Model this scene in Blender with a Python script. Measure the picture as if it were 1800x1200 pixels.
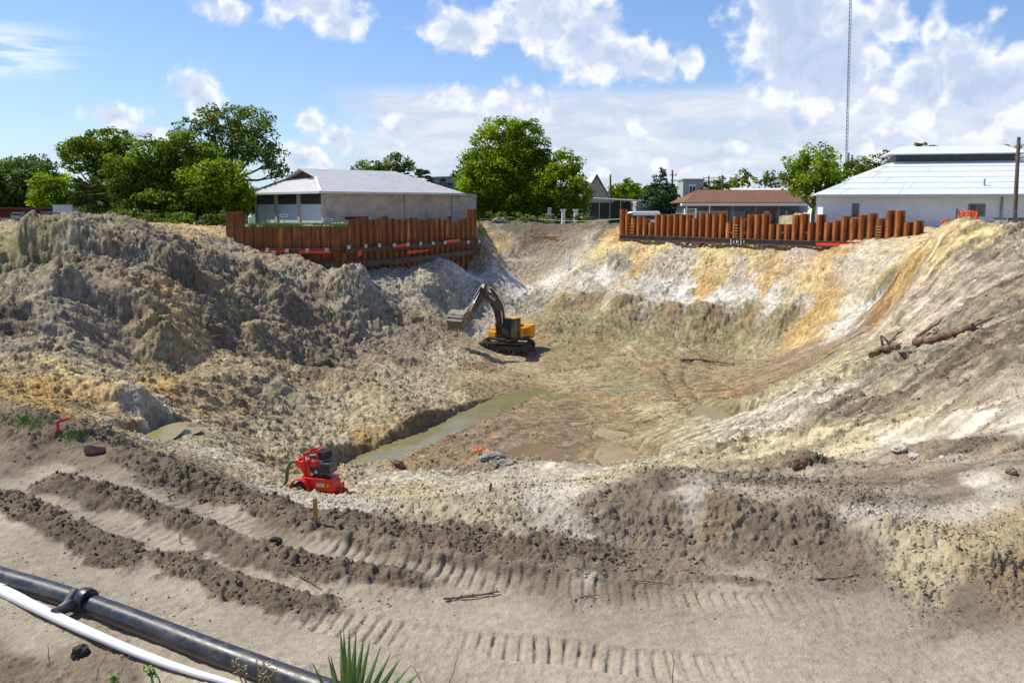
import bpy, bmesh, math, random
import numpy as np
from mathutils import Vector, Matrix
R = math.radians
scene = bpy.context.scene
for o in list(bpy.data.objects): bpy.data.objects.remove(o)
COL = scene.collection
# ------------------------------------------------------------------ camera
F = 1560.0; HOR = 364.0; CZ = 4.0
TH = math.atan((600 - HOR) / F)
cam_d = bpy.data.cameras.new('camera'); cam = bpy.data.objects.new('camera', cam_d); COL.objects.link(cam)
cam.location = (0, 0, CZ); cam.rotation_euler = (R(90) - TH, 0, 0)
cam_d.sensor_width = 36; cam_d.lens = 36 * F / 1800; cam_d.clip_end = 9000; cam_d.clip_start = 0.05
scene.camera = cam
scene.view_settings.view_transform = 'Standard'; scene.view_settings.look = 'None'
scene.view_settings.exposure = 0.18; scene.view_settings.gamma = 1.0
# ------------------------------------------------------------------ sun and sky
SUN = Vector((-0.54, 0.20, 0.80)).normalized()
sd = bpy.data.lights.new('sun', 'SUN'); sd.energy = 4.9; sd.angle = R(0.53); sd.color = (1.0, 0.95, 0.83)
so = bpy.data.objects.new('sun', sd); COL.objects.link(so); so.rotation_euler = SUN.to_track_quat('Z', 'Y').to_euler(); so.location = (0, 0, 60)
W = bpy.data.worlds.new('World'); scene.world = W; W.use_nodes = True
wn = W.node_tree; wn.nodes.clear()
class NT:
    """tiny helper for building node graphs"""
    def __init__(s, nt): s.nt = nt
    def n(s, t, **k):
        x = s.nt.nodes.new(t)
        for a, b in k.items(): setattr(x, a, b)
        return x
    def l(s, a, b): s.nt.links.new(a, b)
    def put(s, sock, v):
        if isinstance(v, bpy.types.NodeSocket): s.l(v, sock)
        else: sock.default_value = v
    def m(s, op, a, b=None, c=None, clamp=False):
        x = s.n('ShaderNodeMath', operation=op); x.use_clamp = clamp
        s.put(x.inputs[0], a)
        if b is not None: s.put(x.inputs[1], b)
        if c is not None: s.put(x.inputs[2], c)
        return x.outputs[0]
    def vm(s, op, a, b=None):
        x = s.n('ShaderNodeVectorMath', operation=op); s.put(x.inputs[0], a)
        if b is not None: s.put(x.inputs[1], b)
        return x.outputs[0]
    def noise(s, vec, scale, detail=4, rough=0.55, dist=0.0, lac=2.0):
        x = s.n('ShaderNodeTexNoise'); s.put(x.inputs['Vector'], vec); x.inputs['Scale'].default_value = scale
        x.inputs['Detail'].default_value = detail; x.inputs['Roughness'].default_value = rough; x.inputs['Distortion'].default_value = dist
        x.inputs['Lacunarity'].default_value = lac
        return x.outputs['Fac']
    def ss(s, v, a, b, lo=0.0, hi=1.0):
        x = s.n('ShaderNodeMapRange', interpolation_type='SMOOTHSTEP'); s.put(x.inputs[0], v)
        for i, q in ((1, a), (2, b), (3, lo), (4, hi)): s.put(x.inputs[i], q)
        return x.outputs[0]
    def mix(s, f, a, b, mode='MIX'):
        x = s.n('ShaderNodeMix', data_type='RGBA', blend_type=mode); s.put(x.inputs[0], f)
        s.put(x.inputs[6], a if isinstance(a, bpy.types.NodeSocket) else (*a, 1)); s.put(x.inputs[7], b if isinstance(b, bpy.types.NodeSocket) else (*b, 1))
        return x.outputs[2]
g = NT(wn)
sky = g.n('ShaderNodeTexSky', sky_type='NISHITA'); sky.sun_disc = False
sky.sun_elevation = math.asin(SUN.z); sky.sun_rotation = math.atan2(SUN.x, SUN.y)
sky.altitude = 10; sky.air_density = 1.0; sky.dust_density = 0.6; sky.ozone_density = 1.6
tc = g.n('ShaderNodeTexCoord'); sep = g.n('ShaderNodeSeparateXYZ'); g.l(tc.outputs['Generated'], sep.inputs[0])
# cloud coordinates: azimuth (x) and elevation (y), in hundredths of a radian
az = g.m('MULTIPLY', g.m('ARCTAN2', sep.outputs[0], sep.outputs[1]), 100.0)
el = g.m('MULTIPLY', g.m('ARCSINE', sep.outputs[2]), 100.0)
cmb = g.n('ShaderNodeCombineXYZ'); g.l(az, cmb.inputs[0]); g.l(el, cmb.inputs[1])
P0 = cmb.outputs[0]
def ae(px, py):
    u = (px - 900) / F; v = (py - 600) / F
    d = Vector((u, math.cos(TH) - v * math.sin(TH), -math.sin(TH) - v * math.cos(TH))).normalized()
    return math.atan2(d.x, d.y) * 100, math.asin(d.z) * 100
# cumulus clumps: centre, half width, half height in the sky, weight
CL = [(815, 52, 62, 36, 1), (900, 60, 60, 24, .75), (975, 28, 80, 62, 1), (1020, 70, 80, 60, .95), (1080, 100, 80, 36, .95), (1140, 118, 60, 28, .85), (1210, 105, 30, 34, .8),
      (1400, 30, 66, 90, 1.35), (1450, 112, 84, 56, 1.3), (1345, 80, 24, 40, .8), (1500, 60, 80, 80, .7), (1560, 38, 46, 40, .85), (1645, 45, 20, 44, .8), (1740, 150, 120, 60, .95), (1620, 150, 50, 58, 1.0), (1690, 110, 70, 50, .95), (1790, 125, 50, 40, .75),
      (390, 18, 46, 26, .75), (560, 10, 90, 34, .75), (592, 44, 40, 30, .85), (348, 170, 32, 44, .95), (200, 205, 50, 22, .8), (240, 238, 60, 20, .8), (545, 214, 26, 26, .9), (590, 246, 36, 26, .8), (535, 285, 44, 34, .9),
      (1405, 215, 32, 42, .85), (1110, 240, 60, 50, .45), (900, 180, 80, 45, .6), (790, 170, 70, 30, .6), (1310, 250, 60, 30, .5), (1000, 300, 120, 24, .5), (1200, 290, 120, 24, .45), (700, 230, 50, 30, .55), (1730, 215, 90, 40, .7), (1560, 250, 60, 40, .6)]
def density(P, nz):
    acc = None
    for (px, py, hw, hh, wt) in CL:
        a, e = ae(px, py)
        k = 100 / F
        mp = g.n('ShaderNodeMapping', vector_type='TEXTURE'); g.put(mp.inputs[0], P)
        mp.inputs['Location'].default_value = (a, e, 0); mp.inputs['Scale'].default_value = (hw * k * 1.0, hh * k * 1.0, 1)
        ln = g.n('ShaderNodeVectorMath', operation='LENGTH'); g.l(mp.outputs[0], ln.inputs[0])
        q = g.m('SUBTRACT', wt, g.m('MULTIPLY', ln.outputs['Value'], .9))
        acc = q if acc is None else g.m('MAXIMUM', acc, q)
    acc = g.m('MAXIMUM', acc, -0.9)
    return g.m('ADD', acc, g.m('MULTIPLY', g.m('SUBTRACT', nz, .5), 2.1))
def cnoise(P):
    return g.noise(P, 0.34, 8, 0.55, 0.2)
n0 = cnoise(P0); d0 = density(P0, n0)
P1 = g.vm('ADD', P0, (-.8, 1.5, 0)); n1 = cnoise(P1)
cov = g.ss(d0, -.26, .38)
r0 = g.noise(P0, .34, 3, .5, .3); r1 = g.noise(g.vm('ADD', P0, (-.9, 1.6, 0)), .34, 3, .5, .3)
relief = g.ss(g.m('ADD', g.m('SUBTRACT', r0, r1), g.m('MULTIPLY', g.m('SUBTRACT', n0, n1), .35)), -.10, .16)
core = g.ss(d0, .15, 1.0)
# broad veil of stratus low over the horizon, and streaks at the left
vp = g.n('ShaderNodeMapping'); g.l(P0, vp.inputs[0]); vp.inputs['Scale'].default_value = (.045, .20, 1)
vn = g.noise(vp.outputs[0], 1.0, 7, .55, .3)
vaz = g.ss(g.m('ADD', az, g.m('MULTIPLY', vn, 8)), -17, -9); vel = g.ss(el, 13.5, 11.0)
veil = g.m('MULTIPLY', g.m('MULTIPLY', vaz, vel), g.ss(vn, .22, .62, .6, 1.0))
va2 = g.m('MULTIPLY', g.ss(az, -40, -53), g.m('MULTIPLY', g.ss(el, 11.5, 13.5), g.ss(el, 18, 15.5)))
sp = g.n('ShaderNodeMapping'); g.l(P0, sp.inputs[0]); sp.inputs['Scale'].default_value = (.09, .8, 1); sp.inputs['Rotation'].default_value = (0, 0, .1)
streak = g.m('MULTIPLY', g.ss(g.noise(sp.outputs[0], 1.0, 5, .6, .4), .42, .62), va2)
lowhaze = g.ss(el, 10, -1, 0, .6)
tint = g.n('ShaderNodeMix', data_type='RGBA', blend_type='MULTIPLY'); tint.inputs[0].default_value = 1
g.l(sky.outputs[0], tint.inputs[6]); tint.inputs[7].default_value = (.80, .93, 1.20, 1)
c1 = g.mix(lowhaze, tint.outputs[2], (5.4, 6.7, 7.9))
vc = g.mix(g.ss(g.noise(vp.outputs[0], 2.3, 8, .62, .5), .36, .66), (5.0, 5.5, 6.7), (6.5, 6.7, 7.4))
c2 = g.mix(veil, c1, vc)
c2 = g.mix(g.m('MULTIPLY', streak, .8), c2, (7.6, 8.0, 8.2))
shade = g.mix(core, (5.5, 6.0, 7.3), (4.0, 4.9, 6.6))
cloudc = g.mix(g.m('MULTIPLY', relief, g.m('SUBTRACT', 1.0, g.m('MULTIPLY', core, .85))), shade, (8.0, 8.1, 8.5))
c3 = g.mix(g.m('MULTIPLY', cov, .96), c2, cloudc)
bg = g.n('ShaderNodeBackground'); g.l(c3, bg.inputs[0]); bg.inputs[1].default_value = 0.115
wo = g.n('ShaderNodeOutputWorld'); g.l(bg.outputs[0], wo.inputs[0])

# ------------------------------------------------------------------ picture <-> world
def T(py): return math.tan(TH + math.atan((py - 600) / F))
def P(px, py, Y):
    v = (py - 600) / F
    return Vector(((px - 900) / F * Y / (math.cos(TH) - v * math.sin(TH)), Y, CZ - Y * T(py)))
def PX(px, Y, z):                 # x and point for a given picture column, depth, height
    t = (CZ - z) / Y; v = math.tan(math.atan(t) - TH)
    return Vector(((px - 900) / F * Y / (math.cos(TH) - v * math.sin(TH)), Y, z))
ZG = 1.6                          # level of the town ground beyond the pit
# ------------------------------------------------------------------ numpy noise
_rng = np.random.default_rng(7)
_perm = _rng.permutation(256).astype(np.int32); _perm = np.concatenate([_perm, _perm])
_g = _rng.normal(size=(256, 2)); _g /= np.linalg.norm(_g, axis=1)[:, None]; _g = _g.astype(np.float32)
def pn(x, y, seed=0):
    x = x + seed * 17.13; y = y - seed * 9.71
    xi = np.floor(x).astype(np.int32); yi = np.floor(y).astype(np.int32)
    xf = (x - xi).astype(np.float32); yf = (y - yi).astype(np.float32); xi &= 255; yi &= 255
    u = xf * xf * xf * (xf * (xf * 6 - 15) + 10); v = yf * yf * yf * (yf * (yf * 6 - 15) + 10)
    def gr(ix, iy, dx, dy):
        h = _perm[_perm[ix & 255] + (iy & 255)]; return _g[h, 0] * dx + _g[h, 1] * dy
    a = gr(xi, yi, xf, yf); b = gr(xi + 1, yi, xf - 1, yf); c = gr(xi, yi + 1, xf, yf - 1); d = gr(xi + 1, yi + 1, xf - 1, yf - 1)
    return (a + u * (b - a) + v * ((c + u * (d - c)) - (a + u * (b - a)))) * 1.5
def fbm(x, y, sc, octs=4, gain=.5, seed=0):
    s = np.zeros_like(x, dtype=np.float32); a = 1.0; f = 1.0 / sc; t = 0
    for i in range(octs): s += a * pn(x * f, y * f, seed + i); t += a; a *= gain; f *= 2.03
    return s / t
def billow(x, y, sc, octs=3, gain=.5, seed=0):
    s = np.zeros_like(x, dtype=np.float32); a = 1.0; f = 1.0 / sc; t = 0
    for i in range(octs): s += a * (np.abs(pn(x * f, y * f, seed + i)) * 2 - .55); t += a; a *= gain; f *= 2.03
    return s / t
def worley(x, y, sc, seed=0):
    x = x / sc + seed * 31.7; y = y / sc + seed * 11.3
    xi = np.floor(x).astype(np.int32); yi = np.floor(y).astype(np.int32)
    best = np.full(x.shape, 9.0, np.float32); hid = np.zeros(x.shape, np.int32)
    for dx in (-1, 0, 1):
        for dy in (-1, 0, 1):
            cx = xi + dx; cy = yi + dy; h = _perm[_perm[cx & 255] + (cy & 255)]
            jx = _perm[h] / 256.0; jy = _perm[(h + 91) & 255] / 256.0
            d = (cx + jx - x) ** 2 + (cy + jy - y) ** 2
            k = d < best; best = np.where(k, d, best); hid = np.where(k, h, hid)
    return np.sqrt(best), hid
def sst(v, a, b):
    t = np.clip((v - a) / (b - a), 0, 1); return t * t * (3 - 2 * t)
# ------------------------------------------------------------------ terrain control points: (px, py, depth) or (px, None, depth, z)
CP = [
 # spoil hill at the left
 (0,790,13),(0,762,14.5),(0,745,18),(0,710,28),(0,665,34),(0,600,41),(0,550,45.5),(0,515,49),(0,480,52),(0,412,60),(0,403,85),
 (60,735,14.6),(100,760,15),(90,470,53),(60,520,48.5),(140,500,52),(140,395,60),
 (200,800,12.6),(200,786,15),(200,770,24),(200,740,31),(200,700,35),(200,655,41),(200,610,46),(200,550,50),(200,500,53.5),(200,465,56),(200,420,58),(210,388,61),(200,None,74,1.6),
 (290,745,34),(330,740,36),(270,770,32),(300,650,45),(300,610,50),(260,560,51.5),(290,480,58),(290,410,66),
 (400,870,11.8),(400,852,17),(400,822,27),(400,790,34),(400,745,39),(400,710,43),(400,665,49),(400,610,55),(400,575,58),(400,530,62),(400,500,65),(400,470,68),(395,440,80),(340,412,80),(370,405,87),
 (560,917,10.7),(560,893,19),(560,860,35),(560,820,38.5),(560,780,43),(560,740,48),(560,690,54),(565,663,57),(560,620,63),(560,560,70.5),(560,500,75),(560,468,79),(480,455,80),(480,520,67),(480,600,58.5),(480,670,51),(480,740,43.5),(480,830,33),
 (700,930,10.5),(700,903,13),(700,875,22),(700,852,30),(700,832,37),(700,808,43.5),(700,775,47),(650,790,44.5),(690,750,48),(700,700,54),(700,650,64),(700,620,69),(700,585,73),(700,550,78),(700,520,78),(650,540,74.5),(640,484,75),(760,486,86),(760,540,79),
 (640,492,80.5),(720,480,86.5),(800,466,92.5),(850,458,98),(560,470,81),(600,495,79.5),
 (800,960,10),(800,725,53),(860,690,60),(800,660,63),(800,620,72),(800,570,83),(800,520,91),(830,490,98),
 (900,960,10),(900,872,11.2),(900,850,19),(900,830,30),(900,812,42),(900,760,48),(900,700,59),(900,650,69),(900,612,80),(900,560,89),(900,520,95),(900,492,103),(900,470,107),(900,440,112),(900,400,117),(860,440,104),(848,398,103),
 (1000,850,19),(1000,560,88),(1000,500,96),(1000,480,101),(1000,440,109),(1000,410,113),(1000,395,119),(1075,395,108),(1075,430,101),
 (970,545,86),(975,590,81),
 (1100,960,10),(1100,880,11),(1100,850,18),(1100,822,28),(1100,800,38),(1100,760,47),(1100,700,58),(1100,650,69),(1100,600,79),(1100,585,81),(1100,542,84),(1100,508,89),(1100,492,93),(1100,455,96),(1100,428,98.5),
 (1200,870,11),(1200,800,28),(1200,740,41),(1200,700,55),(1200,650,69),(1200,590,79),(1200,550,82),(1200,520,87),(1200,440,92.5),
 (1300,960,10),(1300,880,11),(1300,850,17),(1300,780,29),(1300,740,37),(1300,715,43),(1300,702,56),(1300,650,68),(1300,608,77),(1300,560,80),(1300,500,84),(1300,440,88),
 (1400,700,37),(1400,660,54),(1400,620,67),(1400,602,73),(1400,520,78),(1400,440,84),(1380,750,30),
 (1500,960,10),(1500,880,11.5),(1500,850,13.5),(1500,780,20),(1500,700,31),(1500,640,43),(1500,615,49),(1500,595,58),(1500,575,65),(1500,555,68),(1500,500,73),(1500,445,78),
 (1600,560,50),(1600,600,40),(1600,530,58),(1590,470,68),(1600,435,72),(1600,700,27),
 (1650,960,10),(1650,900,11.5),(1650,800,16),(1650,720,22),(1650,640,30),(1650,560,41),(1650,500,51),(1650,440,58),(1655,403,63),(1730,412,59),
 (1800,960,9.8),(1800,900,11),(1800,800,14),(1800,720,17.5),(1800,640,23),(1800,560,30),(1800,480,41),(1800,412,52),(1800,403,66)]
pts = []
for c in CP:
    if len(c) == 4: p = PX(c[0], c[2], c[3])
    else: p = P(*c)
    pts.append((p.x, p.y, p.z))
    if c[0] == 0: pts.append((p.x - .22 * p.y, p.y, p.z)); pts.append((p.x - .5 * p.y, p.y, p.z))
    if c[0] == 1800: pts.append((p.x + .22 * p.y, p.y, p.z)); pts.append((p.x + .5 * p.y, p.y, p.z))
for u in np.linspace(-1.0, 1.0, 12):
    for Y in (1.5, 3, 5, 7, 8.6): pts.append((u * Y, Y, 0.0))
    for Y in (128, 160): pts.append((u * Y, Y, ZG))
for px in (50, 200, 350): pts.append(tuple(PX(px, 105, ZG)))
for px in (1700, 1800, 1950): pts.append(tuple(PX(px, 76, 1.9))); pts.append(tuple(PX(px, 100, 1.8)))
pts = np.array(pts)
def uv(x, y): return np.stack([x / y * 1.15, np.log(y)], -1)
_c = uv(pts[:, 0], pts[:, 1]); _q = pts[:, 2] / pts[:, 1]
def _ker(r2): return np.sqrt(r2 + .035 ** 2)
_A = _ker(((_c[:, None] - _c[None]) ** 2).sum(-1)); n_ = len(_c)
_M = np.zeros((n_ + 1, n_ + 1)); _M[:n_, :n_] = _A + np.eye(n_) * -1e-3; _M[:n_, n_] = 1; _M[n_, :n_] = 1
_w = np.linalg.solve(_M, np.append(_q, 0)); _wf = _w.astype(np.float32); _cf = _c.astype(np.float32)
def rbf(x, y):
    s = uv(x, y).astype(np.float32).reshape(-1, 2); out = np.empty(len(s), np.float32)
    for i in range(0, len(s), 20000):
        a = s[i:i + 20000]
        r2 = (a[:, 0:1] - _cf[None, :, 0]) ** 2; r2 += (a[:, 1:2] - _cf[None, :, 1]) ** 2
        r2 += .035 ** 2; np.sqrt(r2, out=r2)
        out[i:i + 20000] = r2 @ _wf[:-1] + _wf[-1]
    return out.reshape(x.shape) * y
# retaining walls (plan lines)
WL = [PX(397, 84, 2), PX(600, 82, 2), PX(838, 100, 2)]
WR = [PX(1089, 100, 2), PX(1622, 76, 2)]
def linY(W_, x):
    return np.interp(x, [p.x for p in W_], [p.y for p in W_])
def base(x, y):
    z = rbf(x, np.maximum(y, 1.0))
    for W_, zt in ((WL, 1.9), (WR, 1.7)):
        yl = linY(W_, x); ins = (x > W_[0].x) & (x < W_[-1].x)
        k = sst(y - yl, .75, 1.0) * ins
        z = z * (1 - k) + zt * k
    k = sst(y, 120, 130); z = z * (1 - k) + ZG * k
    return z
def ray(px, py, ymin=4.0, ymax=125.0):
    v = (py - 600) / F; t = T(py); ux = (px - 900) / F / (math.cos(TH) - v * math.sin(TH))
    Y = np.exp(np.linspace(math.log(ymin), math.log(ymax), 700)); X = ux * Y
    h = base(X, Y) - (CZ - Y * t); i = np.argmax(h > 0)
    if h[i] <= 0: i = len(Y) - 1
    return Vector((X[i], Y[i], CZ - Y[i] * t))
def gz(x, y): return float(base(np.array([x], float), np.array([y], float))[0])
# ------------------------------------------------------------------ colours and roughness of the soil
def lin(c):
    return tuple(((v / 255) / 12.92 if v / 255 <= .04045 else ((v / 255 + .055) / 1.055) ** 2.4) for v in c)
_mid = np.array(lin((176, 160, 134)))
PAL = {k: (np.array(lin(v)) * (.74 if k not in ('yel', 'och', 'org', 'white') else .86) + _mid * (.26 if k not in ('yel', 'och', 'org', 'white') else .14)) * .72 for k, v in dict(
  sand=(188,174,153), pale=(214,204,184), white=(232,228,220), dark=(100,84,68), loose=(126,109,91), clod=(196,182,148),
  yel=(228,202,146), och=(198,162,98), oliv=(156,146,106), wet=(156,132,94), brn=(142,117,88), grey=(168,156,134), dgry=(146,131,111), stone=(186,178,160),
  org=(214,180,126), blk=(104,96,82), rust=(150,98,52), grn=(92,100,66), tan=(182,162,124), pink=(206,186,168), coldg=(160,151,134)).items()}
CC = [(985,546,'wet',.6),(1040,541,'brn',.6),(1100,546,'wet',.6),(1180,557,'wet',.6),(1250,567,'wet',.6),(1320,572,'wet',.5),(940,800,'brn',.3),(980,795,'wet',.3),(1330,690,'brn',.5),(1280,690,'rust',.4),(60,450,'blk',1.),(20,560,'dark',.9),(400,620,'dark',.9),(560,655,'dark',.8),(330,510,'dark',1.),(130,440,'dark',1.),(260,500,'dark',1.),(500,520,'dark',1.),(1420,825,'dark',.8),(1150,860,'dark',.7),(1600,700,'dark',.5),(1700,640,'loose',.5),(1550,720,'dark',.5),(1720,780,'dark',.6),(1600,790,'loose',.6),(900,690,'brn',.5),(850,650,'brn',.6), # px, py, colour, clod amplitude
 (100,1180,'loose',0.50),(60,1110,'sand',0.20),(300,1180,'sand',0.25),(20,1185,'dark',0.50),(200,1195,'loose',0.50),
 (100,1000,'sand',0.15),(300,1050,'sand',0.12),(500,1130,'sand',0.15),(700,1180,'sand',0.20),(900,1120,'sand',0.10),(900,1180,'sand',0.20),(1100,1100,'sand',0.10),(1300,1120,'sand',0.10),(1500,1150,'sand',0.15),(1700,1150,'sand',0.20),(1700,1050,'loose',0.25),(1500,1050,'sand',0.15),(1300,1020,'sand',0.15),
 (60,950,'sand',0.15),(20,860,'sand',0.20),(100,830,'sand',0.20),(0,820,'loose',0.40),(150,800,'loose',0.40),(60,780,'dark',0.70),(100,745,'brn',0.70),(30,745,'dark',0.70),(160,760,'dark',0.75),(10,720,'loose',0.60),
 (250,820,'dark',0.80),(320,830,'dark',1.00),(420,870,'dark',0.90),(520,905,'dark',0.80),(250,870,'sand',0.20),(400,930,'sand',0.15),(600,985,'sand',0.15),(800,1020,'sand',0.15),(650,960,'loose',0.50),(800,985,'loose',0.50),(950,990,'loose',0.50),(1100,990,'loose',0.40),(1300,985,'loose',0.50),(1500,1000,'loose',0.50),
 (650,930,'dgry',0.80),(620,880,'clod',0.80),(560,880,'pale',0.50),(590,900,'white',0.40),(750,900,'clod',1.00),(850,920,'clod',1.00),(950,905,'pale',0.70),(1040,930,'dgry',0.90),(1100,910,'loose',0.90),(1150,930,'loose',1.00),(1250,920,'brn',1.00),(1350,930,'loose',1.00),(1430,930,'loose',1.00),(1480,960,'loose',0.90),(1000,960,'pale',0.90),
 (1530,915,'pale',1.00),(1600,940,'clod',1.10),(1620,990,'clod',1.10),(1700,970,'tan',1.00),(1780,1010,'brn',1.10),(1780,930,'tan',0.60),(1700,900,'pale',0.50),(1750,860,'pale',0.50),(1600,890,'pale',0.70),(1500,870,'dgry',0.80),(1620,860,'dgry',0.60),
 (700,870,'clod',0.60),(850,880,'grey',0.70),(1000,875,'pale',0.60),(1200,880,'pale',0.50),(1350,880,'sand',0.70),(1300,850,'dgry',0.90),(1400,840,'coldg',0.80),(1180,850,'dgry',0.70),(1050,850,'clod',0.60),(900,850,'pale',0.40),(750,840,'pale',0.40),(850,830,'dgry',0.90),(870,810,'coldg',0.90),(1000,835,'pale',0.40),(1150,825,'clod',0.60),(1250,830,'dgry',0.70),
 (1450,845,'dgry',0.60),(1560,845,'loose',0.30),(1700,845,'loose',0.30),(1790,840,'grey',0.40),(1550,810,'dgry',0.50),(1700,800,'coldg',0.60),(1650,780,'dgry',0.50),(1500,790,'clod',0.60),(1400,790,'clod',0.70),(1300,790,'clod',0.80),(1790,790,'dgry',0.60),
 (1200,780,'clod',0.28),(1280,745,'pale',0.28),(1350,735,'pale',0.50),(1400,715,'pale',0.40),(1450,700,'pale',0.60),(1500,730,'grey',0.70),(1600,740,'tan',0.40),(1700,745,'pale',0.40),(1780,740,'pale',0.30),(1780,700,'sand',0.50),(1650,710,'grey',0.50),(1560,690,'grey',0.60),(1700,665,'dgry',0.60),(1600,665,'grey',0.60),(1500,665,'clod',0.70),(1790,660,'grey',0.60),(1560,780,'pale',0.50),(1450,760,'clod',0.70),
 (1380,690,'clod',0.70),(1300,700,'oliv',0.28),(1240,680,'wet',0.28),(1300,670,'wet',0.28),(1360,670,'brn',0.25),(1420,640,'brn',0.15),(1350,640,'brn',0.15),(1450,610,'brn',0.10),(1400,615,'brn',0.10),(1500,590,'dgry',0.20),(1490,640,'clod',0.20),(1520,610,'tan',0.20),(1560,640,'grey',0.70),(1700,600,'grey',0.50),(1790,600,'dgry',0.40),(1640,600,'grey',0.50),
 (1580,570,'sand',0.30),(1660,550,'pink',0.30),(1750,540,'dgry',0.40),(1790,500,'dgry',0.40),(1700,500,'grey',0.40),(1640,510,'pink',0.40),(1600,530,'pink',0.40),(1560,530,'rust',0.50),(1590,500,'och',0.50),(1720,450,'dgry',0.40),(1790,440,'grey',0.50),(1700,470,'pink',0.30),(1780,470,'sand',0.30),(1740,425,'grey',0.80),
 (1660,430,'yel',0.30),(1620,435,'yel',0.30),(1700,425,'yel',0.30),(1590,455,'yel',0.30),(1560,470,'pale',0.20),(1500,462,'pale',0.20),(1610,480,'och',0.40),(1560,485,'och',0.40),(1530,520,'oliv',0.60),(1550,515,'grn',0.60),(1500,555,'white',0.50),(1480,570,'white',0.40),(1520,545,'white',0.50),(1450,560,'org',0.50),(1430,540,'och',0.50),(1460,510,'och',0.50),(1420,500,'yel',0.50),(1480,480,'pink',0.40),
 (1380,470,'org',0.50),(1350,500,'org',0.50),(1300,480,'pink',0.40),(1320,450,'yel',0.60),(1400,450,'pink',0.50),(1460,450,'org',0.50),(1250,450,'yel',0.70),(1250,480,'yel',0.60),(1240,510,'och',0.50),(1200,450,'pale',0.70),(1180,470,'stone',0.60),(1150,440,'yel',0.70),(1100,435,'yel',0.70),(1120,460,'org',0.60),(1060,435,'yel',0.70),(1080,460,'stone',0.60),(1140,480,'stone',0.50),
 (1310,530,'white',0.50),(1260,525,'white',0.50),(1360,530,'white',0.50),(1400,545,'pale',0.50),(1370,570,'oliv',0.40),(1300,570,'oliv',0.40),(1230,570,'oliv',0.40),(1160,570,'oliv',0.40),(1100,565,'oliv',0.40),(1040,560,'oliv',0.40),(990,550,'oliv',0.50),(1400,580,'och',0.40),(1430,580,'org',0.40),(1200,540,'white',0.40),(1150,530,'white',0.40),(1100,525,'pale',0.40),(1040,520,'stone',0.40),
 (1050,495,'white',0.30),(1150,500,'white',0.30),(1210,520,'white',0.30),(980,490,'white',0.30),(900,490,'white',0.40),(840,490,'white',0.40),(950,520,'stone',0.70),(900,540,'stone',0.80),(860,520,'stone',0.70),(950,470,'grey',0.60),(1040,470,'stone',0.50),(1020,440,'stone',0.50),(960,440,'dgry',0.50),(900,460,'pink',0.60),(870,430,'org',0.50),(865,460,'tan',0.40),(890,415,'tan',0.50),(930,420,'dark',0.50),(980,405,'dark',0.50),(1040,410,'dark',0.80),(1000,430,'dgry',0.50),(900,398,'grn',0.40),(1070,400,'dark',0.70),(1080,418,'och',0.60),
 (920,570,'oliv',0.50),(850,570,'stone',0.50),(800,560,'stone',0.70),(820,600,'tan',0.40),(800,590,'tan',0.50),(960,600,'wet',0.28),(1000,590,'oliv',0.40),(1050,610,'wet',0.28),(1100,620,'tan',0.28),(1150,640,'wet',0.28),(1000,640,'wet',0.28),(900,640,'tan',0.28),(1150,600,'oliv',0.28),(1250,600,'oliv',0.28),(1300,600,'oliv',0.28),(1250,630,'brn',0.28),(1200,670,'brn',0.28),(1100,680,'oliv',0.28),(1000,670,'tan',0.28),(1250,700,'wet',0.28),
 (1050,740,'brn',0.28),(950,740,'brn',0.28),(900,780,'brn',0.28),(1000,780,'brn',0.28),(1100,740,'wet',0.28),(850,770,'brn',0.28),(820,800,'brn',0.60),(1150,770,'tan',0.28),(1150,720,'tan',0.28),(1050,710,'wet',0.28),(1200,750,'clod',0.28),(1120,800,'sand',0.40),(1000,720,'brn',0.28),(970,700,'wet',0.28),
 (640,490,'stone',0.90),(690,520,'stone',0.90),(760,500,'stone',0.90),(790,540,'stone',0.80),(720,560,'dgry',1.00),(760,600,'dgry',0.80),(650,560,'grey',1.20),(600,600,'dgry',1.30),(700,620,'dgry',0.75),(660,640,'dgry',0.75),(560,640,'blk',0.75),(600,500,'grey',1.20),(500,500,'grey',1.10),(420,480,'dgry',1.10),(550,540,'dgry',1.10),(450,550,'dgry',1.10),(350,470,'dgry',1.10),(420,440,'grey',1.10),(500,460,'dgry',1.10),(560,470,'dgry',1.00),
 (600,680,'tan',0.75),(700,670,'clod',0.75),(800,640,'clod',0.70),(850,660,'tan',0.28),(750,700,'clod',0.75),(650,720,'clod',0.75),(560,700,'clod',0.75),(700,740,'tan',0.75),(600,760,'clod',0.75),(660,780,'och',0.75),(560,780,'clod',0.75),(480,760,'clod',0.75),(420,780,'clod',0.70),(380,800,'pale',0.60),(480,820,'tan',0.80),(350,770,'clod',0.60),(300,790,'sand',0.60),(760,730,'brn',0.75),
 (500,640,'tan',0.75),(420,660,'tan',0.75),(350,640,'tan',0.75),(400,600,'dgry',1.10),(300,570,'org',1.10),(270,610,'oliv',0.75),(330,590,'tan',1.10),(430,570,'oliv',1.10),(500,600,'dgry',1.10),(480,700,'grey',0.75),(380,720,'tan',0.75),(300,700,'och',0.75),(350,690,'wet',0.75),(420,720,'brn',0.75),
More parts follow.
